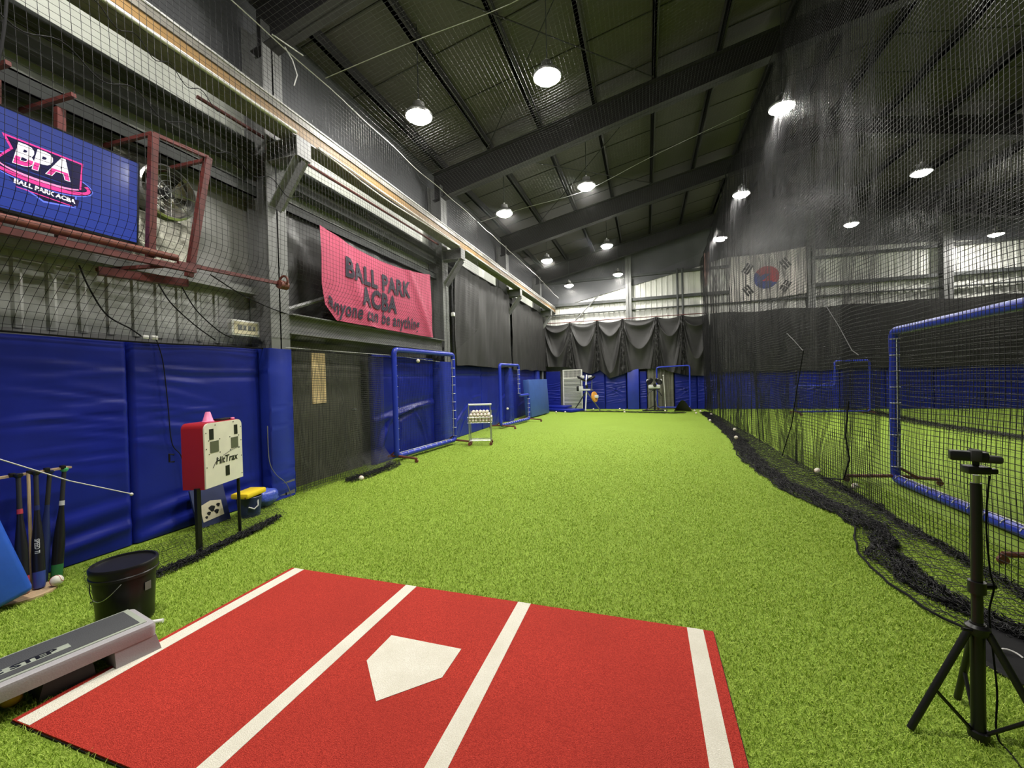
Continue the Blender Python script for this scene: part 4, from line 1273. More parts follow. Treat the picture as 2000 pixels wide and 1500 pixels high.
poly([(-.205, .175), (.235, .165), (.225, -.045), (-.235, -.01), (-.165, .09)], 'badge_edge', 'e_pink', .0034)
poly([(-.185, .163), (.224, .154), (.214, -.045), (-.225, -.015), (-.15, .09)], 'badge', 'e_navy', .0037)
def halfsplit(zz, up_):
    return lambda u, v: tv(LCX + u, LCY + .062 + v, .0041)
tm = text_mb('BPA', .205, lambda u, v: tv(LCX - .004 + u, LCY + .062 + v, .0041), bold=.010, shear=.22, sx=.86)
mk('letters', tm, 'e_white', sc_, sm=0)
# lower half of the letters in pink: the same outlines cut at half height
def cut_text():
    cu = bpy.data.curves.new('lettering', 'FONT'); cu.body = 'BPA'; cu.size = .205; cu.shear = .22; cu.offset = .006; cu.align_x = 'CENTER'; cu.align_y = 'CENTER'; cu.resolution_u = 3
    ob = bpy.data.objects.new('lettering', cu); COL.objects.link(ob)
    me = bpy.data.meshes.new_from_object(ob.evaluated_get(bpy.context.evaluated_depsgraph_get()))
    bm = bmesh.new(); bm.from_mesh(me)
    bmesh.ops.bisect_plane(bm, geom=bm.verts[:] + bm.edges[:] + bm.faces[:], plane_co=(0, -.012, 0), plane_no=(0, 1, 0), clear_outer=True)
    bm.verts.index_update()
    mb = MB(); mb.add([tv(LCX - .004 + v.co.x * .86, LCY + .062 + v.co.y, .0046) for v in bm.verts], [tuple(v.index for v in f.verts) for f in bm.faces])
    bm.free(); bpy.data.objects.remove(ob); bpy.data.curves.remove(cu)
    return mb
mk('letters_lower_half', cut_text(), 'e_pink', sc_, sm=0)
tm = text_mb('BALL PARK ACBA', .043, lambda u, v: tv(LCX + .02 + u, LCY - .142 + v - u * .06, .0042), bold=.0018, shear=.1, sx=1.0)
poly([(-.175, -.110), (.215, -.135), (.205, -.185), (-.13, -.160)], 'caption_band', 'e_navy', .0036)
mk('caption', tm, 'e_white', sc_, sm=0)
strip([(-.14, -.166), (.17, -.188)], [(-.13, -.172), (.165, -.194)], 'caption_line', 'e_pink', .0040)
mb = MB(); tvbox(mb, .02, Wt - .02, -.075, -.045, -.05, .0); tvbox(mb, .2, .26, -.05, -.02, -.04, -.02); tvbox(mb, Wt - .3, Wt - .24, -.05, -.02, -.04, -.02)
mk('sound_bar', mb, 'bezel', t, sm=0)

# red welded rack around the television and fan
t = thing('wall_rack', 'red oxide steel rack of posts and rails around the television and fan', 'steel rack', (-4.3, 2.2, 2.55))
def bar(a, b, s_=.045):
    mb = MB(); a, b = Vector(a), Vector(b); d = b - a
    zq = d.normalized(); xq = zq.cross(Vector((0, 1, 0)) if abs(zq.y) < .9 else Vector((0, 0, 1))).normalized(); yq = zq.cross(xq)
    mb.box((a + b) / 2, (s_, s_, d.length), rot=Matrix((xq, yq, zq)).transposed()); return mb
for y in (1.28, 1.66, 2.0):
    mk('post', bar((-4.36, y, 2.6), (-4.30, y, 3.64), .05), 'redsteel', t, sm=0)
mk('post', bar((-4.22, 2.535, 2.62), (-4.12, 2.535, 3.70), .055), 'redsteel', t, sm=0)
mk('post', bar((-4.22, 2.86, 2.52), (-4.10, 3.0, 3.72), .055), 'redsteel', t, sm=0)
mk('rail', bar((-4.12, 2.53, 3.70), (-4.10, 3.0, 3.72), .03), 'redsteel', t, sm=0)
for y in (1.66, 2.0, 2.53, 3.0):
    mk('arm', bar((-4.7, y - .05, 3.68), (-4.12, y, 3.70), .03), 'redsteel', t, sm=0)
mb = MB(); mb.tube([(-4.16, .2, 2.60), (-4.16, 2.72, 2.655)], .032, 12); mk('round_pipe', mb, 'rust', t)
mk('rail', bar((-4.12, .2, 2.505), (-4.12, 2.85, 2.565), .05), 'redsteel', t, sm=0)
mk('rail', bar((-4.12, 2.7, 2.60), (-4.12, 3.80, 2.645), .035), 'redsteel', t, sm=0)
mk('strut', bar((-4.62, 2.35, 2.50), (-4.12, 2.75, 2.60), .03), 'redsteel', t, sm=0)
mk('rail', bar((-4.5, 2.3, 2.47), (-4.3, 2.9, 2.47), .07), 'redsteel', t, sm=0)
mb = MB()
mb.tube([(-4.10 + .06 * math.cos(q), 3.86, 2.68 + .06 * math.sin(q)) for q in np.linspace(0, 2 * math.pi, 20)[:-1]], .013, 8, closed=True)
mb.lathe((-4.10, 3.84, 2.63), [(.0001, -.06), (.05, -.06), (.05, .05), (.0001, .05)], 14, rot=Matrix.Rotation(R(90), 3, 'X'), cap=False)
mk('end_ring', mb, 'rust', t)
# fan
FY, FZ, FX = 2.93, 3.42, -4.62
t = thing('wall_fan', 'round wire guarded exhaust fan in the wall between the television and padded pillar', 'fan', (FX, FY, 2.95))
Rx = Matrix.Rotation(R(90), 3, 'Y')
mb = MB(); mb.lathe((FX, FY, FZ), [(.27, -.10), (.27, .06), (.25, .075), (.25, -.10)], 40, rot=Rx, cap=False); mk('shroud', mb, 'alu', t)
mb = MB()
for r_ in (.06, .11, .16, .21, .25): mb.tube([(FX + .07 + .02 * (1 - r_ / .25), FY + r_ * math.cos(q), FZ + r_ * math.sin(q)) for q in np.linspace(0, 2 * math.pi, 40)[:-1]], .003, 5, closed=True)
for i in range(8): a = math.pi * i / 8 * 2; mb.tube([(FX + .088, FY, FZ), (FX + .07, FY + .25 * math.cos(a), FZ + .25 * math.sin(a))], .004, 5)
mk('guard', mb, 'grille', t)
mb = MB(); mb.lathe((FX, FY, FZ), [(.0001, -.04), (.055, -.04), (.055, .04), (.0001, .05)], 18, rot=Rx, cap=False); mk('hub', mb, 'black', t)
for i in range(4):
    a0 = i * math.pi / 2 + .5
    mb = MB(); ss, rr = np.meshgrid(np.linspace(-.55, .55, 8), np.linspace(.05, .235, 8), indexing='ij')
    aa = a0 + ss * (.5 + rr); X = FX - .02 + .05 * ss; 
    mb.grid(X, FY + rr * np.cos(aa), FZ + rr * np.sin(aa)); mb.grid((X - .004)[::-1], (FY + rr * np.cos(aa))[::-1], (FZ + rr * np.sin(aa))[::-1])
    mk('blade', mb, 'fanblade', t)
mb = MB(); s, z = np.meshgrid(np.linspace(2.60, 3.16, 40), np.linspace(2.68, 3.16, 34), indexing='ij')
d = wob(9, 11, .02, 101)(s, z) + .02
mb.grid(-4.62 + d, s, z); mb.grid((-4.625 + d)[::-1], s[::-1], z[::-1])
tag(mk('plastic_film', mb, 'film', sm=80), 'crinkled clear plastic film taped below the round wall fan', 'plastic film')
mb = MB(); s, z = np.meshgrid(np.linspace(2.55, 3.22, 40), np.linspace(3.12, 3.74, 34), indexing='ij')
d = wob(9, 11, .012, 103)(s, z)
mb.grid(-4.70 + d, s, z); mb.grid((-4.705 + d)[::-1], s[::-1], z[::-1])
tag(mk('plastic_film', mb, 'film', sm=80), 'crinkled silver film sheet on the wall behind the round fan', 'plastic film')

# cables, sign box
def cable(pts, r, label, m='rope', name='cable', n=40):
    P = np.array(pts, float); k = len(P); q = np.linspace(0, k - 1, n)
    # Catmull-Rom through the points
    out = []
    for a in q:
        i = min(int(a), k - 2); f = a - i
        p0, p1, p2, p3 = P[max(i - 1, 0)], P[i], P[i + 1], P[min(i + 2, k - 1)]
        out.append(tuple(.5 * ((2 * p1) + (-p0 + p2) * f + (2 * p0 - 5 * p1 + 4 * p2 - p3) * f * f + (-p0 + 3 * p1 - 3 * p2 + p3) * f ** 3)))
    mb = MB(); mb.tube(out, r, 6)
    return tag(mk(name, mb, m), label, 'cable')
XC = -4.49
cable([(-4.55, 2.20, 2.50), (-4.55, 2.26, 2.32), (-4.52, 2.36, 2.10), (XC, 2.52, 1.99), (XC, 2.60, 1.93)], .007, 'black cable dropping from the rack to the white plug on the large pad')
mb = MB(); mb.box((XC, 2.63, 1.925), (.03, .05, .035), bev=.006); mb.box((XC + .01, 2.70, 1.925), (.03, .05, .04), bev=.006)
tag(mk('plug', mb, 'white'), 'white plug and socket joined on top of the blue wall pads', 'plug')
cable([(XC, 2.72, 1.92), (XC + .02, 2.76, 1.7), (XC + .02, 2.79, 1.3), (XC + .01, 2.82, .9), (XC + .01, 2.9, .75), (XC + .02, 2.95, .5)], .005, 'thin black cable hanging down the pad behind the tracking box')
cable([(-4.55, 2.78, 2.5), (-4.55, 2.9, 2.3), (-4.52, 3.1, 2.1), (XC, 3.3, 1.95)], .006, 'black cable curving from the rack to the pad top, left of the sign')
cable([(-4.55, 3.0, 2.5), (-4.55, 3.15, 2.26), (-4.54, 3.38, 2.06), (-4.56, 3.55, 2.0)], .006, 'black cable sagging from the rack to the small white sign box')
cable([(-4.12, 3.0, 2.56), (-4.2, 3.4, 2.44), (-4.35, 3.9, 2.38), (-4.40, 4.3, 2.34)], .006, 'black cable looped under the red rail towards the lintel')
cable([(-4.36, 3.80, .95), (-4.34, 3.79, .55), (-4.33, 3.86, .36), (-4.31, 4.0, .2), (-4.30, 4.06, .02)], .005, 'thin grey cable hanging beside the nearest padded pillar', 'steel')
cable([(-3.915, 4.3, 4.44), (-3.91, 5.6, 4.37), (-3.915, 7.0, 4.41), (-3.92, 8.5, 4.45)], .010, 'white cable drooping along the runway beam between two brackets', 'whitepipe')
mb = MB(); mb.tube([(-3.915, -5, 4.43), (-3.915, 3.93, 4.45)], .022, 10); tag(mk('conduit_pipe', mb, 'whitepipe'), 'bright white pipe under the runway beam before the first bracket', 'pipe')
mb = MB(); mb.tube([(-3.92, 8.8, 4.45), (-3.92, 13.1, 4.445), (-3.92, 18.3, 4.45)], .016, 8); tag(mk('conduit_pipe', mb, 'whitepipe'), 'white pipe along the runway beam beyond the second bracket', 'pipe')
mb = MB(); mb.tube([(-3.925, 4.3, 4.46), (-3.925, 8.5, 4.465)], .012, 8); tag(mk('conduit_pipe', mb, 'whitepipe'), 'thin white pipe on the runway beam edge above the pink banner', 'pipe')
mb = MB(); mb.tube([(-4.5, 3.2, 4.54), (-4.5, 8.55, 4.58)], .02, 8); tag(mk('gas_pipe', mb, 'redsteel'), 'thin red pipe above the girt, passing behind the brackets', 'pipe')
mb = MB(); mb.tube([(-4.33, 8.86, 4.0), (-4.33, 8.86, 1.9)], .028, 8)
tag(mk('downpipe', mb, 'black'), 'black vertical pipe beside the second column, right of the banner', 'pipe')
for z_, lb in ((3.95, 'upper'), (3.0, 'lower')):
    mb = MB(); mb.box((-4.315, 8.86, z_), (.075, .075, .09), bev=.01)
    tag(mk('pipe_clip', mb, 'white'), lb + ' white clip on the black vertical pipe right of the banner', 'clip', 'clips on the black pipe')
t = thing('sign_box', 'small white box sign just above the pads beside the first column', 'sign', (-4.55, 3.68, 2.03))
mb = MB(); mb.box2((-4.62, 3.53, 2.035), (-4.54, 3.89, 2.22), bev=.006); mk('body', mb, 'white', t)
mb = MB(); mb.box2((-4.541, 3.56, 2.055), (-4.536, 3.86, 2.20)); mk('face', mb, 'board', t, sm=0)
mb = MB()
for i, (a, b) in enumerate(((3.60, 3.66), (3.67, 3.71), (3.73, 3.78), (3.79, 3.83))): mb.box2((-4.5365, a, 2.10), (-4.534, b, 2.16))
mk('worn_marks', mb, 'steel', t, sm=0)

# ------------------------------------------------------------------ pink banner
BY0, BY1 = 4.68, 7.80
wb1, wb2 = wob(6, 2.2, 1, 110), wob(5, 5, 1, 111)
def banner(u, v, d=0.):
    """u 0..1 along the wall, v 0..1 up"""
    u = np.asarray(u, float); v = np.asarray(v, float)
    top = 3.66 - .16 * np.sin(np.pi * np.clip(u, 0, 1)) ** 1.0 * (1 - .15 * u) + .03 * u
    bot = 2.36 + .20 * np.clip(1 - u / .08, 0, 1)
    z = bot + (top - bot) * v
    y = BY0 + (BY1 - BY0) * u + .05 * np.clip(1 - v * 4, 0, 1) * np.clip(1 - u * 10, 0, 1)
    x = -4.30 + .030 * wb1(u * 3, v * 1.2) + .035 * np.exp(-((u - .12 - .22 * (1 - v)) / .05) ** 2) * (1 - v * .4) - .012 * np.exp(-((u - .2 - .2 * (1 - v)) / .05) ** 2) + .035 * np.exp(-((u - .95 + .25 * (v - .1)) / .04) ** 2)
    return x + d, y, z
t = thing('banner', 'pink cloth banner lettered in black, hung over the doorway lintel', 'banner', (-4.3, 6.25, 2.36))
U, Vv = np.meshgrid(np.linspace(0, 1, 120), np.linspace(0, 1, 50), indexing='ij')
mb = MB(); mb.grid(*banner(U, Vv)); X, Y_, Z = banner(U, Vv, -.004); mb.grid(X[::-1], Y_[::-1], Z[::-1]); mk('cloth', mb, 'pinkcloth', t, sm=80)
LB = BY1 - BY0
def bt(s_, size, cy, cv, width, bold, shear=0.):
    ex = text_mb(s_, size, lambda u, v: (u, v, 0), bold=bold, shear=shear, space=1.1).v[0][:, 0]
    sx = width / (ex.max() - ex.min())
    fn = lambda u, v: tuple(float(q) for q in banner((cy - BY0 + u) / LB, cv + v / 1.28, .014))
    mk('lettering', text_mb(s_, size, fn, bold=bold, shear=shear, sx=sx, maxlen=.035, space=1.1), 'ink', t, sm=0)
bt('BALL PARK', .42, 6.03, .67, 1.82, .017)
bt('ACBA', .44, 6.0, .385, 1.02, .019)
bt('anyone can be anything', .33, 6.0, .155, 2.52, .008, .22)

# ------------------------------------------------------------------ flag on the far wall
t = thing('flag', 'white flag with a red and blue disc and black bars, behind the divider net', 'flag', (4.58, 18.5, 4.3))
FX0, FX1, FZ0, FZ1 = 3.28, 5.95, 4.32, 6.10
def flag(a, b, d=0.):
    return (a, 18.715 - d + .010 * math.sin(a * 5) + .006 * math.sin(a * 11 + b), b + .16 * ((a - FX0) / (FX1 - FX0)) ** 2)
U, Vv = np.meshgrid(np.linspace(FX0, FX1, 50), np.linspace(FZ0, FZ1, 20), indexing='ij')
fz = np.vectorize(lambda a, b: flag(a, b)[2]); fy = np.vectorize(lambda a, b: flag(a, b)[1])
mb = MB(); mb.grid(U, fy(U, Vv), fz(U, Vv)); mb.grid(U[::-1], fy(U, Vv)[::-1] + .006, fz(U, Vv)[::-1]); mk('cloth', mb, 'flagwhite', t, sm=80)
cx, cz, rr = 4.60, 5.16, .445
tilt = math.atan(2 / 3)
def disc_half(up_):
    pts = []
    a0 = -tilt
    # outer arc, then the S shaped divide
    for q in np.linspace(0, math.pi, 24): pts.append((cx + rr * math.cos(a0 + q), cz + rr * math.sin(a0 + q))) if up_ else pts.append((cx + rr * math.cos(a0 + math.pi + q), cz + rr * math.sin(a0 + math.pi + q)))
    ex, ez = math.cos(a0), math.sin(a0)
    c1 = (cx - ex * rr / 2, cz - ez * rr / 2); c2 = (cx + ex * rr / 2, cz + ez * rr / 2)
    S_ = []
    for q in np.linspace(math.pi, 2 * math.pi, 14): S_.append((c1[0] + rr / 2 * math.cos(a0 + q), c1[1] + rr / 2 * math.sin(a0 + q)))
    for q in np.linspace(math.pi, 0, 14): S_.append((c2[0] + rr / 2 * math.cos(a0 + q), c2[1] + rr / 2 * math.sin(a0 + q)))
    return pts + (S_[1:-1] if up_ else S_[::-1][1:-1])
for up_, m, nm_ in ((True, 'flagred', 'red_half'), (False, 'flagblue', 'blue_half')):
    p = disc_half(up_); bm = bmesh.new()
    f = bm.faces.new([bm.verts.new((a, b, 0)) for a, b in p]); bmesh.ops.triangulate(bm, faces=[f]); bm.verts.index_update()
    mb = MB(); mb.add([flag(v.co.x, v.co.y, .022) for v in bm.verts], [tuple(v.index for v in q.verts) for q in bm.faces]); bm.free()
    mk(nm_, mb, m, t, sm=0)
for sx_, sz, broken in ((-1, 1, (0, 0, 0)), (1, -1, (1, 1, 1)), (1, 1, (1, 0, 1)), (-1, -1, (0, 1, 0))):
    dirv = Vector((sx_ * 3, sz * 2)).normalized(); nv_ = Vector((-dirv.y, dirv.x))
    mb = MB()
    for i in range(3):
        c = Vector((cx, cz)) + dirv * (rr + .24 + i * .10)
        for (a, b) in (((-.20, .20),) if not broken[i] else ((-.20, -.02), (.02, .20))):
            q = [c + nv_ * a - dirv * .035, c + nv_ * b - dirv * .035, c + nv_ * b + dirv * .035, c + nv_ * a + dirv * .035]
            mb.add([flag(p.x, p.y, .018) for p in q], [(0, 1, 2, 3)])
    mk('trigram', mb, 'flagblack', t, sm=0)
mb = MB(); s, v = np.meshgrid(np.linspace(0, 1, 8), np.linspace(0, 1, 16), indexing='ij')
mb.grid(2.26 + .22 * s * (.35 + .65 * v), 17.9 - .1 * s, 4.9 + 1.3 * v + 0 * s); mb.grid((2.26 + .22 * s * (.35 + .65 * v))[::-1], (17.91 - .1 * s)[::-1], (4.9 + 1.3 * v + 0 * s)[::-1])
tag(mk('pennant', mb, 'pinkflag', sm=80), 'narrow pale pink cloth hanging at the far top corner of the divider net', 'cloth')

# ------------------------------------------------------------------ tracking box with its cone
A0 = Vector((-3.62, 2.53, 0)); dF = Vector((-.14, .46, 0)).normalized(); nF = Vector((dF.y, -dF.x, 0))
t = thing('tracking_box', 'red and cream ball tracking box on two thin black legs', 'tracking box', (-3.72, 2.75, 0))
WB, DB, ZB0, ZB1 = .48, .20, .555, 1.125
def hx(u, d, z): return tuple(A0 + dF * u - nF * d + Vector((0, 0, z)))
def rounded(w0, w1, z0, z1, r):
    p = [(w0, z0), (w1, z0)]
    for q in np.linspace(0, math.pi / 2, 7): p.append((w1 - r + r * math.cos(q), z1 - r + r * math.sin(q)))
    for q in np.linspace(math.pi / 2, math.pi, 7): p.append((w0 + r + r * math.cos(q), z1 - r + r * math.sin(q)))
    return p
mb = MB(); mb.prism(rounded(0, WB, ZB0, ZB1, .05), A0 - nF * DB, dF, (0, 0, 1), nF * (DB - .01)); sh = mk('shell', mb, 'hitred', t, sm=30)
mb = MB(); mb.prism(rounded(.004, WB - .004, ZB0 + .004, ZB1 - .004, .05), A0 - nF * .012, dF, (0, 0, 1), nF * .014); fp = mk('front_panel', mb, 'hitwhite', t, sm=30)
def fr(mb, u0, u1, z0, z1, d=.006): mb.prism([(u0, z0), (u1, z0), (u1, z1), (u0, z1)], A0 + nF * .0015, dF, (0, 0, 1), nF * d); return mb
for u0, u1, z0, z1 in ((.058, .108, .975, 1.07), (.37, .415, .985, 1.075), (.243, .293, .62, .712)): mk('slot', fr(MB(), u0, u1, z0, z1, .003), 'black', fp, sm=0)
for u0, u1 in ((.065, .165), (.325, .418)): mk('sensor_window', fr(MB(), u0, u1, .86, .96, .004), 'olive', fp, sm=0)
mb = MB()
for u, z in ((.02, 1.04), (.02, .9), (.02, .74), (.46, 1.05), (.46, .92), (.46, .77), (.46, .60), (.13, 1.10), (.36, 1.105), (.05, .97), (.18, .97), (.05, .85), (.18, .85), (.31, .97), (.43, .97), (.31, .85), (.43, .85)): mb.sphere(tuple(A0 + dF * u + nF * .003 + Vector((0, 0, z))), .005, 6, 4)
mk('screws', mb, 'black', fp)
mk('lettering', text_mb('HitTrax', .088, lambda u, v: tuple(A0 + dF * (.262 + u) + nF * .0045 + Vector((0, 0, .775 + v))), bold=.0020, shear=.15, sx=.98), 'black', fp, sm=0)
mb = MB(); mb.tube([tuple(A0 + dF * u + nF * .004 + Vector((0, 0, z))) for u, z in ((.09, .725), (.12, .765), (.16, .80))], .0025, 5); mb.tube([tuple(A0 + dF * (.22 + .22 * q) + nF * .004 + Vector((0, 0, .815 + .045 * math.sin(q * 1.5)))) for q in np.linspace(0, 1, 10)], .002, 5)
mk('logo_swoosh', mb, 'black', fp)
mb = MB(); mb.box((-3.685, 2.505, .285), (.035, .035, .57)); mk('leg', mb, 'black', t, sm=0)
mb = MB(); mb.tube([(-3.79, 2.96, .0), (-3.79, 2.96, .56)], .014, 8); mk('leg', mb, 'black', t)
mb = MB(); mb.tube([(-3.90, 2.47, .86), (-3.93, 2.45, .87), (-3.93, 2.45, .80), (-3.90, 2.47, .80)], .008, 6); mk('handle', mb, 'black', t)
mb = MB(); c = A0 + dF * .17 - nF * .09
mb.lathe((c.x, c.y, ZB1), [(.048, 0), (.048, .006), (.040, .012), (.020, .085), (.017, .09), (.0001, .09)], 20, cap=False)
tag(mk('training_cone', mb, 'pink'), 'small pink cone standing on top of the red tracking box', 'cone')
mb = MB(); c = A0 + dF * .34 - nF * .08; mb.box((c.x, c.y, ZB1 + .010), (.07, .16, .018), rot=.3, bev=.004)
tag(mk('flat_gadget', mb, 'black'), 'flat black gadget lying on the tracking box behind the pink cone', 'gadget')
mb = MB(); c = A0 + dF * .40 - nF * .03; mb.box((c.x, c.y, ZB1 + .010), (.02, .03, .018), bev=.004)
tag(mk('pink_block', mb, 'pink'), 'tiny pink block on the right top edge of the tracking box', 'block')

# things behind the tracking box at the foot of the pads
t = thing('lidded_bucket', 'small navy bucket with a bright yellow lid on the turf behind the tracking box', 'bucket', (-4.20, 3.40, 0))
mb = MB(); mb.lathe((-4.20, 3.40, 0), [(.0001, .003), (.10, .003), (.125, .22), (.12, .225)], 24, cap=False); mk('body', mb, 'navy', t)
mb = MB(); mb.box((-4.20, 3.40, .255), (.20, .31, .06), rot=.25, bev=.02); mk('lid', mb, 'yellow', t)
mb = MB(); mb.box((-4.095, 3.37, .262), (.004, .10, .012), rot=.25); mb.box((-4.095, 3.28, .24), (.006, .04, .02), rot=.25); mk('lid_marks', mb, 'redsteel', t, sm=0)
mb = MB(); mb.tube([(-4.09, 3.41, .20), (-4.07, 3.40, .13), (-4.08, 3.36, .10), (-4.10, 3.31, .13)], .008, 6); mk('handle', mb, 'lightgrey', t)
t = thing('picture_board', 'navy and cream board with black splashes leaning on the pad behind the tracking box', 'board', (-4.38, 3.09, 0))
mb = MB(); mb.prism([(2.92, .0), (3.26, .0), (3.26, .40), (2.92, .38)], (-4.30, 0, .01), (0, 1, 0), (-.28, 0, 1), (-.02, 0, 0)); mk('panel', mb, 'navy', t, sm=0)
mb = MB(); mb.prism([(2.98, .05), (3.20, .07), (3.20, .22), (3.09, .24), (2.98, .21)], (-4.298, 0, .01), (0, 1, 0), (-.28, 0, 1), (.003, 0, 0)); mk('cream_area', mb, 'board', t, sm=0)
mb = MB()
for a, b, r_ in ((3.05, .12, .018), (3.09, .16, .03), (3.13, .12, .022), (3.16, .18, .018), (3.02, .09, .013)):
    mb.prism([(a + r_ * math.cos(q) * (1 + .3 * math.sin(3 * q)), b + r_ * math.sin(q)) for q in np.linspace(0, 2 * math.pi, 13)[:-1]], (-4.294, 0, .01), (0, 1, 0), (-.28, 0, 1), (.002, 0, 0))
mk('splashes', mb, 'black', t, sm=0)
mb = MB(); w_ = wob(8, 7, .03, 120)
vs = []; mb.sphere((0, 0, 0), .13, 20, 14)
V = mb.v[0]; V[:, 0] *= .8; V[:, 1] *= 1.3; V[:, 2] *= .8
V += np.stack([w_(V[:, 1] * 6, V[:, 2] * 6), w_(V[:, 2] * 6, V[:, 0] * 6), w_(V[:, 0] * 6, V[:, 1] * 6)], -1); V += np.array([-4.32, 3.70, .0]); V[:, 2] += .003 - V[:, 2].min(); mb.v[0] = V
tag(mk('plastic_bag', mb, 'bluebag', sm=80), 'crumpled shiny blue plastic bag between the yellow lidded bucket and the pillar', 'plastic bag')

# ------------------------------------------------------------------ bats and their rack
t = thing('bat_rack', 'low wooden bat rack with a round foot plate beside the wall pads', 'bat rack', (-4.25, 1.7, 0))
mb = MB(); mb.lathe((-4.22, 1.66, 0), [(.0001, .002), (.17, .002), (.17, .018), (.0001, .018)], 30, cap=False); V = mb.v[0]; mk('foot_plate', mb, 'wood', t)
mb = MB(); mb.tube([(-4.24, 1.72, .018), (-4.33, 1.76, .84)], .010, 8); mk('upright', mb, 'wood', t)
mb = MB(); mb.box((-4.36, 1.71, .835), (.05, .58, .014), rot=-.04); mk('top_rail', mb, 'wood', t, sm=0)
mb = MB()
for i in range(6): mb.box((-4.335, 1.50 + i * .09, .845), (.03, .03, .03), bev=.004)
mk('rail_clips', mb, 'black', t)
def bat(label, loc, top, m, mbar, knob, writing=None, sleeve_ring=None):
    """barrel down; built upright along z then leaned"""
    t = thing('baseball_bat', label, 'baseball bat', loc, 'bats standing in the rack')
    L = .84
    a = Vector(top) - Vector(loc); rot = Vector((0, 0, 1)).rotation_difference(a.normalized())
    def part(nm_, prof, m_):
        mb = MB(); mb.lathe((loc[0], loc[1], loc[2]), prof, 20, cap=True); return mk(nm_, mb, m_, t)
    part('end_cap', [(.012, .0), (.028, .004), (.0325, .02), (.0335, .12)], mbar)
    part('barrel', [(.0335, .12), (.0335, .26), (.031, .34), (.024, .43), (.016, .52), (.0125, .60)], m)
    part('grip', [(.0138, .58), (.0132, .70), (.0130, .815)], 'blackmat')
    part('knob', [(.0135, .81), (.024, .822), (.026, .836), (.018, .845)], knob)
    if sleeve_ring: part('ring', [(.0130, .555), (.0162, .555), (.0152, .59), (.0130, .59)], sleeve_ring)
    if writing:
        fn = lambda u, v: (loc[0] + .0345 * math.cos(v / .034 - .55), loc[1] + .0345 * math.sin(v / .034 - .55), loc[2] + .30 - u)
        mk('lettering', text_mb(writing, .036, fn, bold=.0006, sx=.75, maxlen=.008), 'white', t, sm=0)
    t.rotation_mode = 'QUATERNION'; t.rotation_quaternion = rot
    return t
bat('black bat with a green knob and green barrel end, rightmost in the rack', (-4.28, 1.865, .004), (-4.345, 1.965, .845), 'batblack', 'batgreen', 'knobgreen', None, 'lightgrey')
bat('slim dark bat second from the right in the rack', (-4.30, 1.79, .004), (-4.35, 1.885, .84), 'batnavy', 'batnavy', 'batnavy', None)
bat('black bat with white lettering and a blue barrel end', (-4.19, 1.735, .02), (-4.33, 1.80, .86), 'batblack', 'batblue', 'batblack', 'SPEED TI', 'batnavy')
bat('black bat with a red barrel end, left of the lettered bat', (-4.19, 1.655, .02), (-4.32, 1.705, .85), 'batblack', 'batred', 'batblack', None, 'batred')
ball((-4.125, 1.80, .018), 'cream baseball tucked behind the bats on the wooden rack foot')
# leaning blue roll
mb = MB()
a, b = Vector((-4.12, 1.505, -.04)), Vector((-4.20, 1.25, 1.0))
d = (b - a).normalized()
zq = d; xq = d.cross(Vector((0, 1, 0))).normalized(); yq = zq.cross(xq)
mb.box((a + b) / 2 + Vector((0, 0, .06)), (.24, .30, 1.04), rot=Matrix((xq, yq, zq)).transposed(), bev=.04, seg=3)
tag(mk('padded_roll', mb, 'skyblue'), 'light blue padded bolster leaning beside the bats at the left edge', 'bolster')

# ------------------------------------------------------------------ bucket, step, small things
BX, BY = -3.10, 1.66
t = thing('bucket', 'black lidded plastic bucket on the turf behind the aerobic step', 'bucket', (BX, BY, 0))
mb = MB(); mb.lathe((BX, BY, 0), [(.0001, .003), (.128, .003), (.133, .01), (.150, .335), (.148, .34)], 36, cap=False); mk('body', mb, 'black', t)
mb = MB(); mb.lathe((BX, BY, 0), [(.152, .300), (.162, .302), (.164, .318), (.159, .322), (.162, .345), (.164, .368), (.158, .378), (.148, .378), (.145, .366), (.0001, .362)], 40, cap=False); mk('lid', mb, 'black', t)
mb = MB(); mb.tube([(BX + .155 * math.cos(q) * 1.0, BY + .155 * math.sin(q), .29 - .09 * math.sin((q + 2.2) / 1.6 * math.pi)) for q in np.linspace(-2.2, -.6, 16)], .0025, 6); mk('handle', mb, 'chrome', t)
mb = MB(); mb.prism([(0, 0), (.035, 0), (.035, .05), (0, .05)], (BX + .146, BY + .02, .20), (-.15, .99, 0), (.04, 0, 1), (.002, 0, 0)); mk('label', mb, 'steel', t, sm=0)
# aerobic step
SA = R(-11.6)
t = thing('aerobic_step', 'grey aerobic step platform with a charcoal top, overlapping the mat edge', 'step platform', (-2.83, 1.02, 0))
t.rotation_euler = (0, 0, SA)
ORG[t.name] = np.zeros(3)
LS, WS, HS = 1.06, .30, .170
def stepshape(mb, l, w_, z0, z1, flare, r=.03):
    """rounded rectangle, wider at the foot"""
    pr = []
    for z, k in ((z0, flare), (z1 - .022, .006), (z1 - .006, 0), (z1, -.012)):
        ring = []
        for cxx, cyy, a0 in ((1, 1, 0), (-1, 1, 90), (-1, -1, 180), (1, -1, 270)):
            for q in np.linspace(0, 90, 6):
                a = R(a0 + q); ring.append((cxx * (w_ / 2 + k - r) + r * math.cos(a), cyy * (l / 2 + k - r) + r * math.sin(a), z))
        pr.append(ring)
    n = len(pr[0]); vs = [p for ring in pr for p in ring]
    fs = [(i * n + j, i * n + (j + 1) % n, (i + 1) * n + (j + 1) % n, (i + 1) * n + j) for i in range(len(pr) - 1) for j in range(n)]
    fs += [tuple(reversed(range(n))), tuple(range((len(pr) - 1) * n, len(pr) * n))]
    return mb.add(vs, fs)
mk('deck', stepshape(MB(), LS, WS, .098, HS, .004), 'stepgrey', t)
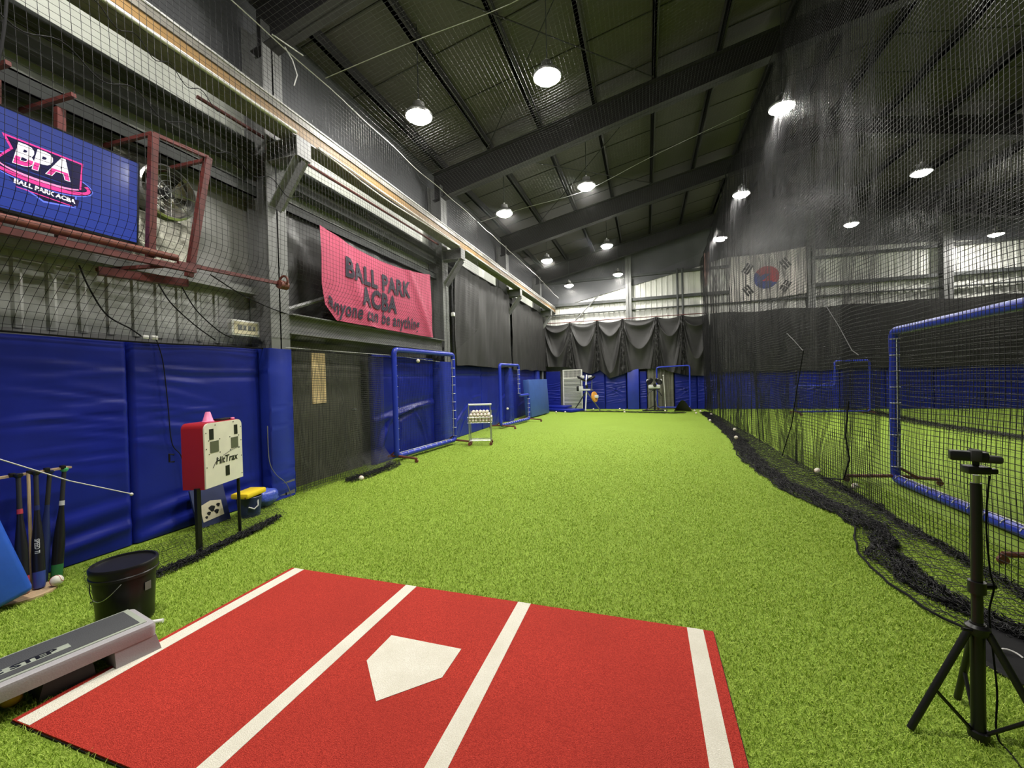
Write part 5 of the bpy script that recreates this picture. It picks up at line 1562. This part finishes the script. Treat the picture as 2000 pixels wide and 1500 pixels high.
for s_ in (-1, 1):
    mb = MB(); o_ = s_ * (LS / 2 - .085)
    pr = []
    for z, k in ((.0, .020), (.100, .0)):
        pr.append([(-WS / 2 - k, o_ - s_ * .085 - .0, z), (WS / 2 + k, o_ - s_ * .085, z), (WS / 2 + k, o_ + s_ * (.085 + k), z), (-WS / 2 - k, o_ + s_ * (.085 + k), z)])
    vs = pr[0] + pr[1]
    f_ = [(0, 1, 5, 4), (1, 2, 6, 5), (2, 3, 7, 6), (3, 0, 4, 7), (3, 2, 1, 0), (4, 5, 6, 7)]
    if s_ < 0: f_ = [tuple(reversed(q)) for q in f_]
    mb.add(vs, f_); mk('foot', mb, 'stepgrey', t, sm=0)
for s_ in (-1, 1):
    mb = MB(); mb.prism([(-.10, 0), (.10, 0), (.085, .097), (-.075, .097)], (WS / 2 - .03, s_ * .20, .001), (0, 1, 0), (0, 0, 1), (-.22, 0, 0)); mk('riser', mb, 'blackmat', t, sm=0)
mb = MB(); mb.box((-.012, 0, HS + .001), (WS - .045, LS - .05, .006), bev=.002); mk('trim', mb, 'steptrim', t)
mb = MB(); mb.box((-.014, 0, HS + .0035), (WS - .075, LS - .10, .006), bev=.002); mk('top_pad', mb, 'steptop', t)
mb = MB(); mb.box((.03, -.045, HS + .0066), (.05, .55, .002), bev=.0008); pl_ = mk('name_plate', mb, 'steptrim', t)
mk('lettering', text_mb('AEROBIC STEP', .055, lambda u, v: (.03 - v, u - .045, HS + .0082), bold=.0026, sx=1.30), 'black', pl_, sm=0)
mb = MB(); mb.tube([(-2.98, 1.62, .014), (-2.85, 1.71, .014)], .013, 10)
tag(mk('white_stick', mb, 'whitepipe'), 'short end of a white tube poking out behind the aerobic step', 'tube')
mb = MB(); mb.sphere((-2.80, 1.055, .038), .037, 18, 12)
tag(mk('practice_ball', mb, 'yball'), 'yellow practice ball under the edge of the aerobic step', 'ball')

# ------------------------------------------------------------------ tripod with camera at the right
TX, TY = 1.197, 2.05
t = thing('tripod', 'black tripod stand on the turf at the right edge of the picture', 'tripod', (TX, TY, 0))
mb = MB(); mb.tube([(TX, TY, .02), (TX, TY, .46)], .021, 12); mk('lower_column', mb, 'black', t)
mb = MB(); mb.tube([(TX, TY, .42), (TX, TY, 1.0)], .0165, 12); mk('centre_post', mb, 'black', t)
mb = MB(); mb.tube([(TX, TY, .99), (TX, TY, 1.03)], .011, 10); mk('post_tip', mb, 'chrome', t)
mb = MB(); mb.lathe((TX, TY, .415), [(.0001, 0), (.032, 0), (.036, .01), (.036, .03), (.025, .04), (.0001, .04)], 16, cap=False); mb.tube([(TX - .03, TY - .02, .435), (TX - .062, TY - .03, .442)], .006, 6); mk('hub', mb, 'black', t)
mb = MB(); mb.lathe((TX, TY, .575), [(.0001, 0), (.026, 0), (.026, .045), (.0001, .045)], 14, cap=False); mb.tube([(TX + .02, TY, .60), (TX + .06, TY + .015, .60)], .011, 8); mk('clamp', mb, 'black', t)
for fx, fy in ((.973, 2.025), (1.257, 2.271), (1.36, 1.895)):
    d = Vector((fx - TX, fy - TY, 0)); d.normalize()
    mb = MB(); mb.tube([(TX + d.x * .028, TY + d.y * .028, .43), (fx, fy, .012)], .0125, 10); l = mk('leg', mb, 'black', t)
    mb = MB(); mb.tube([(TX + d.x * .02, TY + d.y * .02, .035), (TX + d.x * .02 + (fx - TX) * .55, TY + d.y * .02 + (fy - TY) * .55, .185)], .007, 6); mk('brace', mb, 'black', l)
mb = MB(); mb.lathe((TX, TY, .01), [(.0001, 0), (.03, 0), (.032, .03), (.0001, .035)], 14, cap=False); mk('foot_collar', mb, 'black', t)
t = thing('camera_unit', 'small black camera clamped on top of the tripod', 'camera', (TX, TY, 1.03))
Rt = Matrix.Rotation(R(-20), 3, 'Z')
mb = MB(); mb.box((TX, TY, 1.052), (.07, .05, .03), bev=.006); mb.box((TX + .045, TY, 1.048), (.03, .03, .022), bev=.006); mk('clamp_mount', mb, 'black', t)
mb = MB(); mb.tube([(TX, TY, 1.06), (TX, TY, 1.09)], .01, 8); mk('neck', mb, 'black', t)
mb = MB(); mb.box((TX - .022, TY, 1.104), (.105, .04, .038), rot=Rt, bev=.008); mk('body', mb, 'black', t)
mb = MB(); mb.box((TX + .028, TY - .018, 1.096), (.07, .035, .028), rot=Rt, bev=.008); mk('side_module', mb, 'blackmat', t)
mb = MB(); mb.box((TX - .005, TY - .006, 1.108), (.03, .052, .042), rot=Rt, bev=.004); mk('collar', mb, 'blackmat', t)
cable([(TX + .04, TY, 1.03), (TX + .035, TY + .01, .85), (TX + .045, TY + .01, .66), (TX + .05, TY, .60), (TX + .035, TY, .5), (TX + .04, TY - .01, .35), (TX + .05, TY - .01, .2), (TX + .048, TY - .01, .04), (TX + .06, TY - .06, .008), (TX + .03, TY - .25, .008)], .003, 'thin black lead running down the tripod post to the turf', n=60)
t = thing('round_base', 'black round rubber base under the net behind the tripod', 'round base', (1.80, 2.64, 0))
mb = MB(); mb.lathe((1.80, 2.64, 0), [(.0001, .002), (.285, .002), (.29, .012), (.275, .026), (.06, .034), (.0001, .034)], 48, cap=False); mk('disc', mb, 'rubber', t)
mb = MB(); mb.tube([(1.66 + .045 * math.cos(q), 2.62 + .045 * math.sin(q), .031 + .016 * math.sin(q * 1)) for q in np.linspace(.2, 2.9, 10)], .004, 6); mk('carry_loop', mb, 'whitepipe', t)
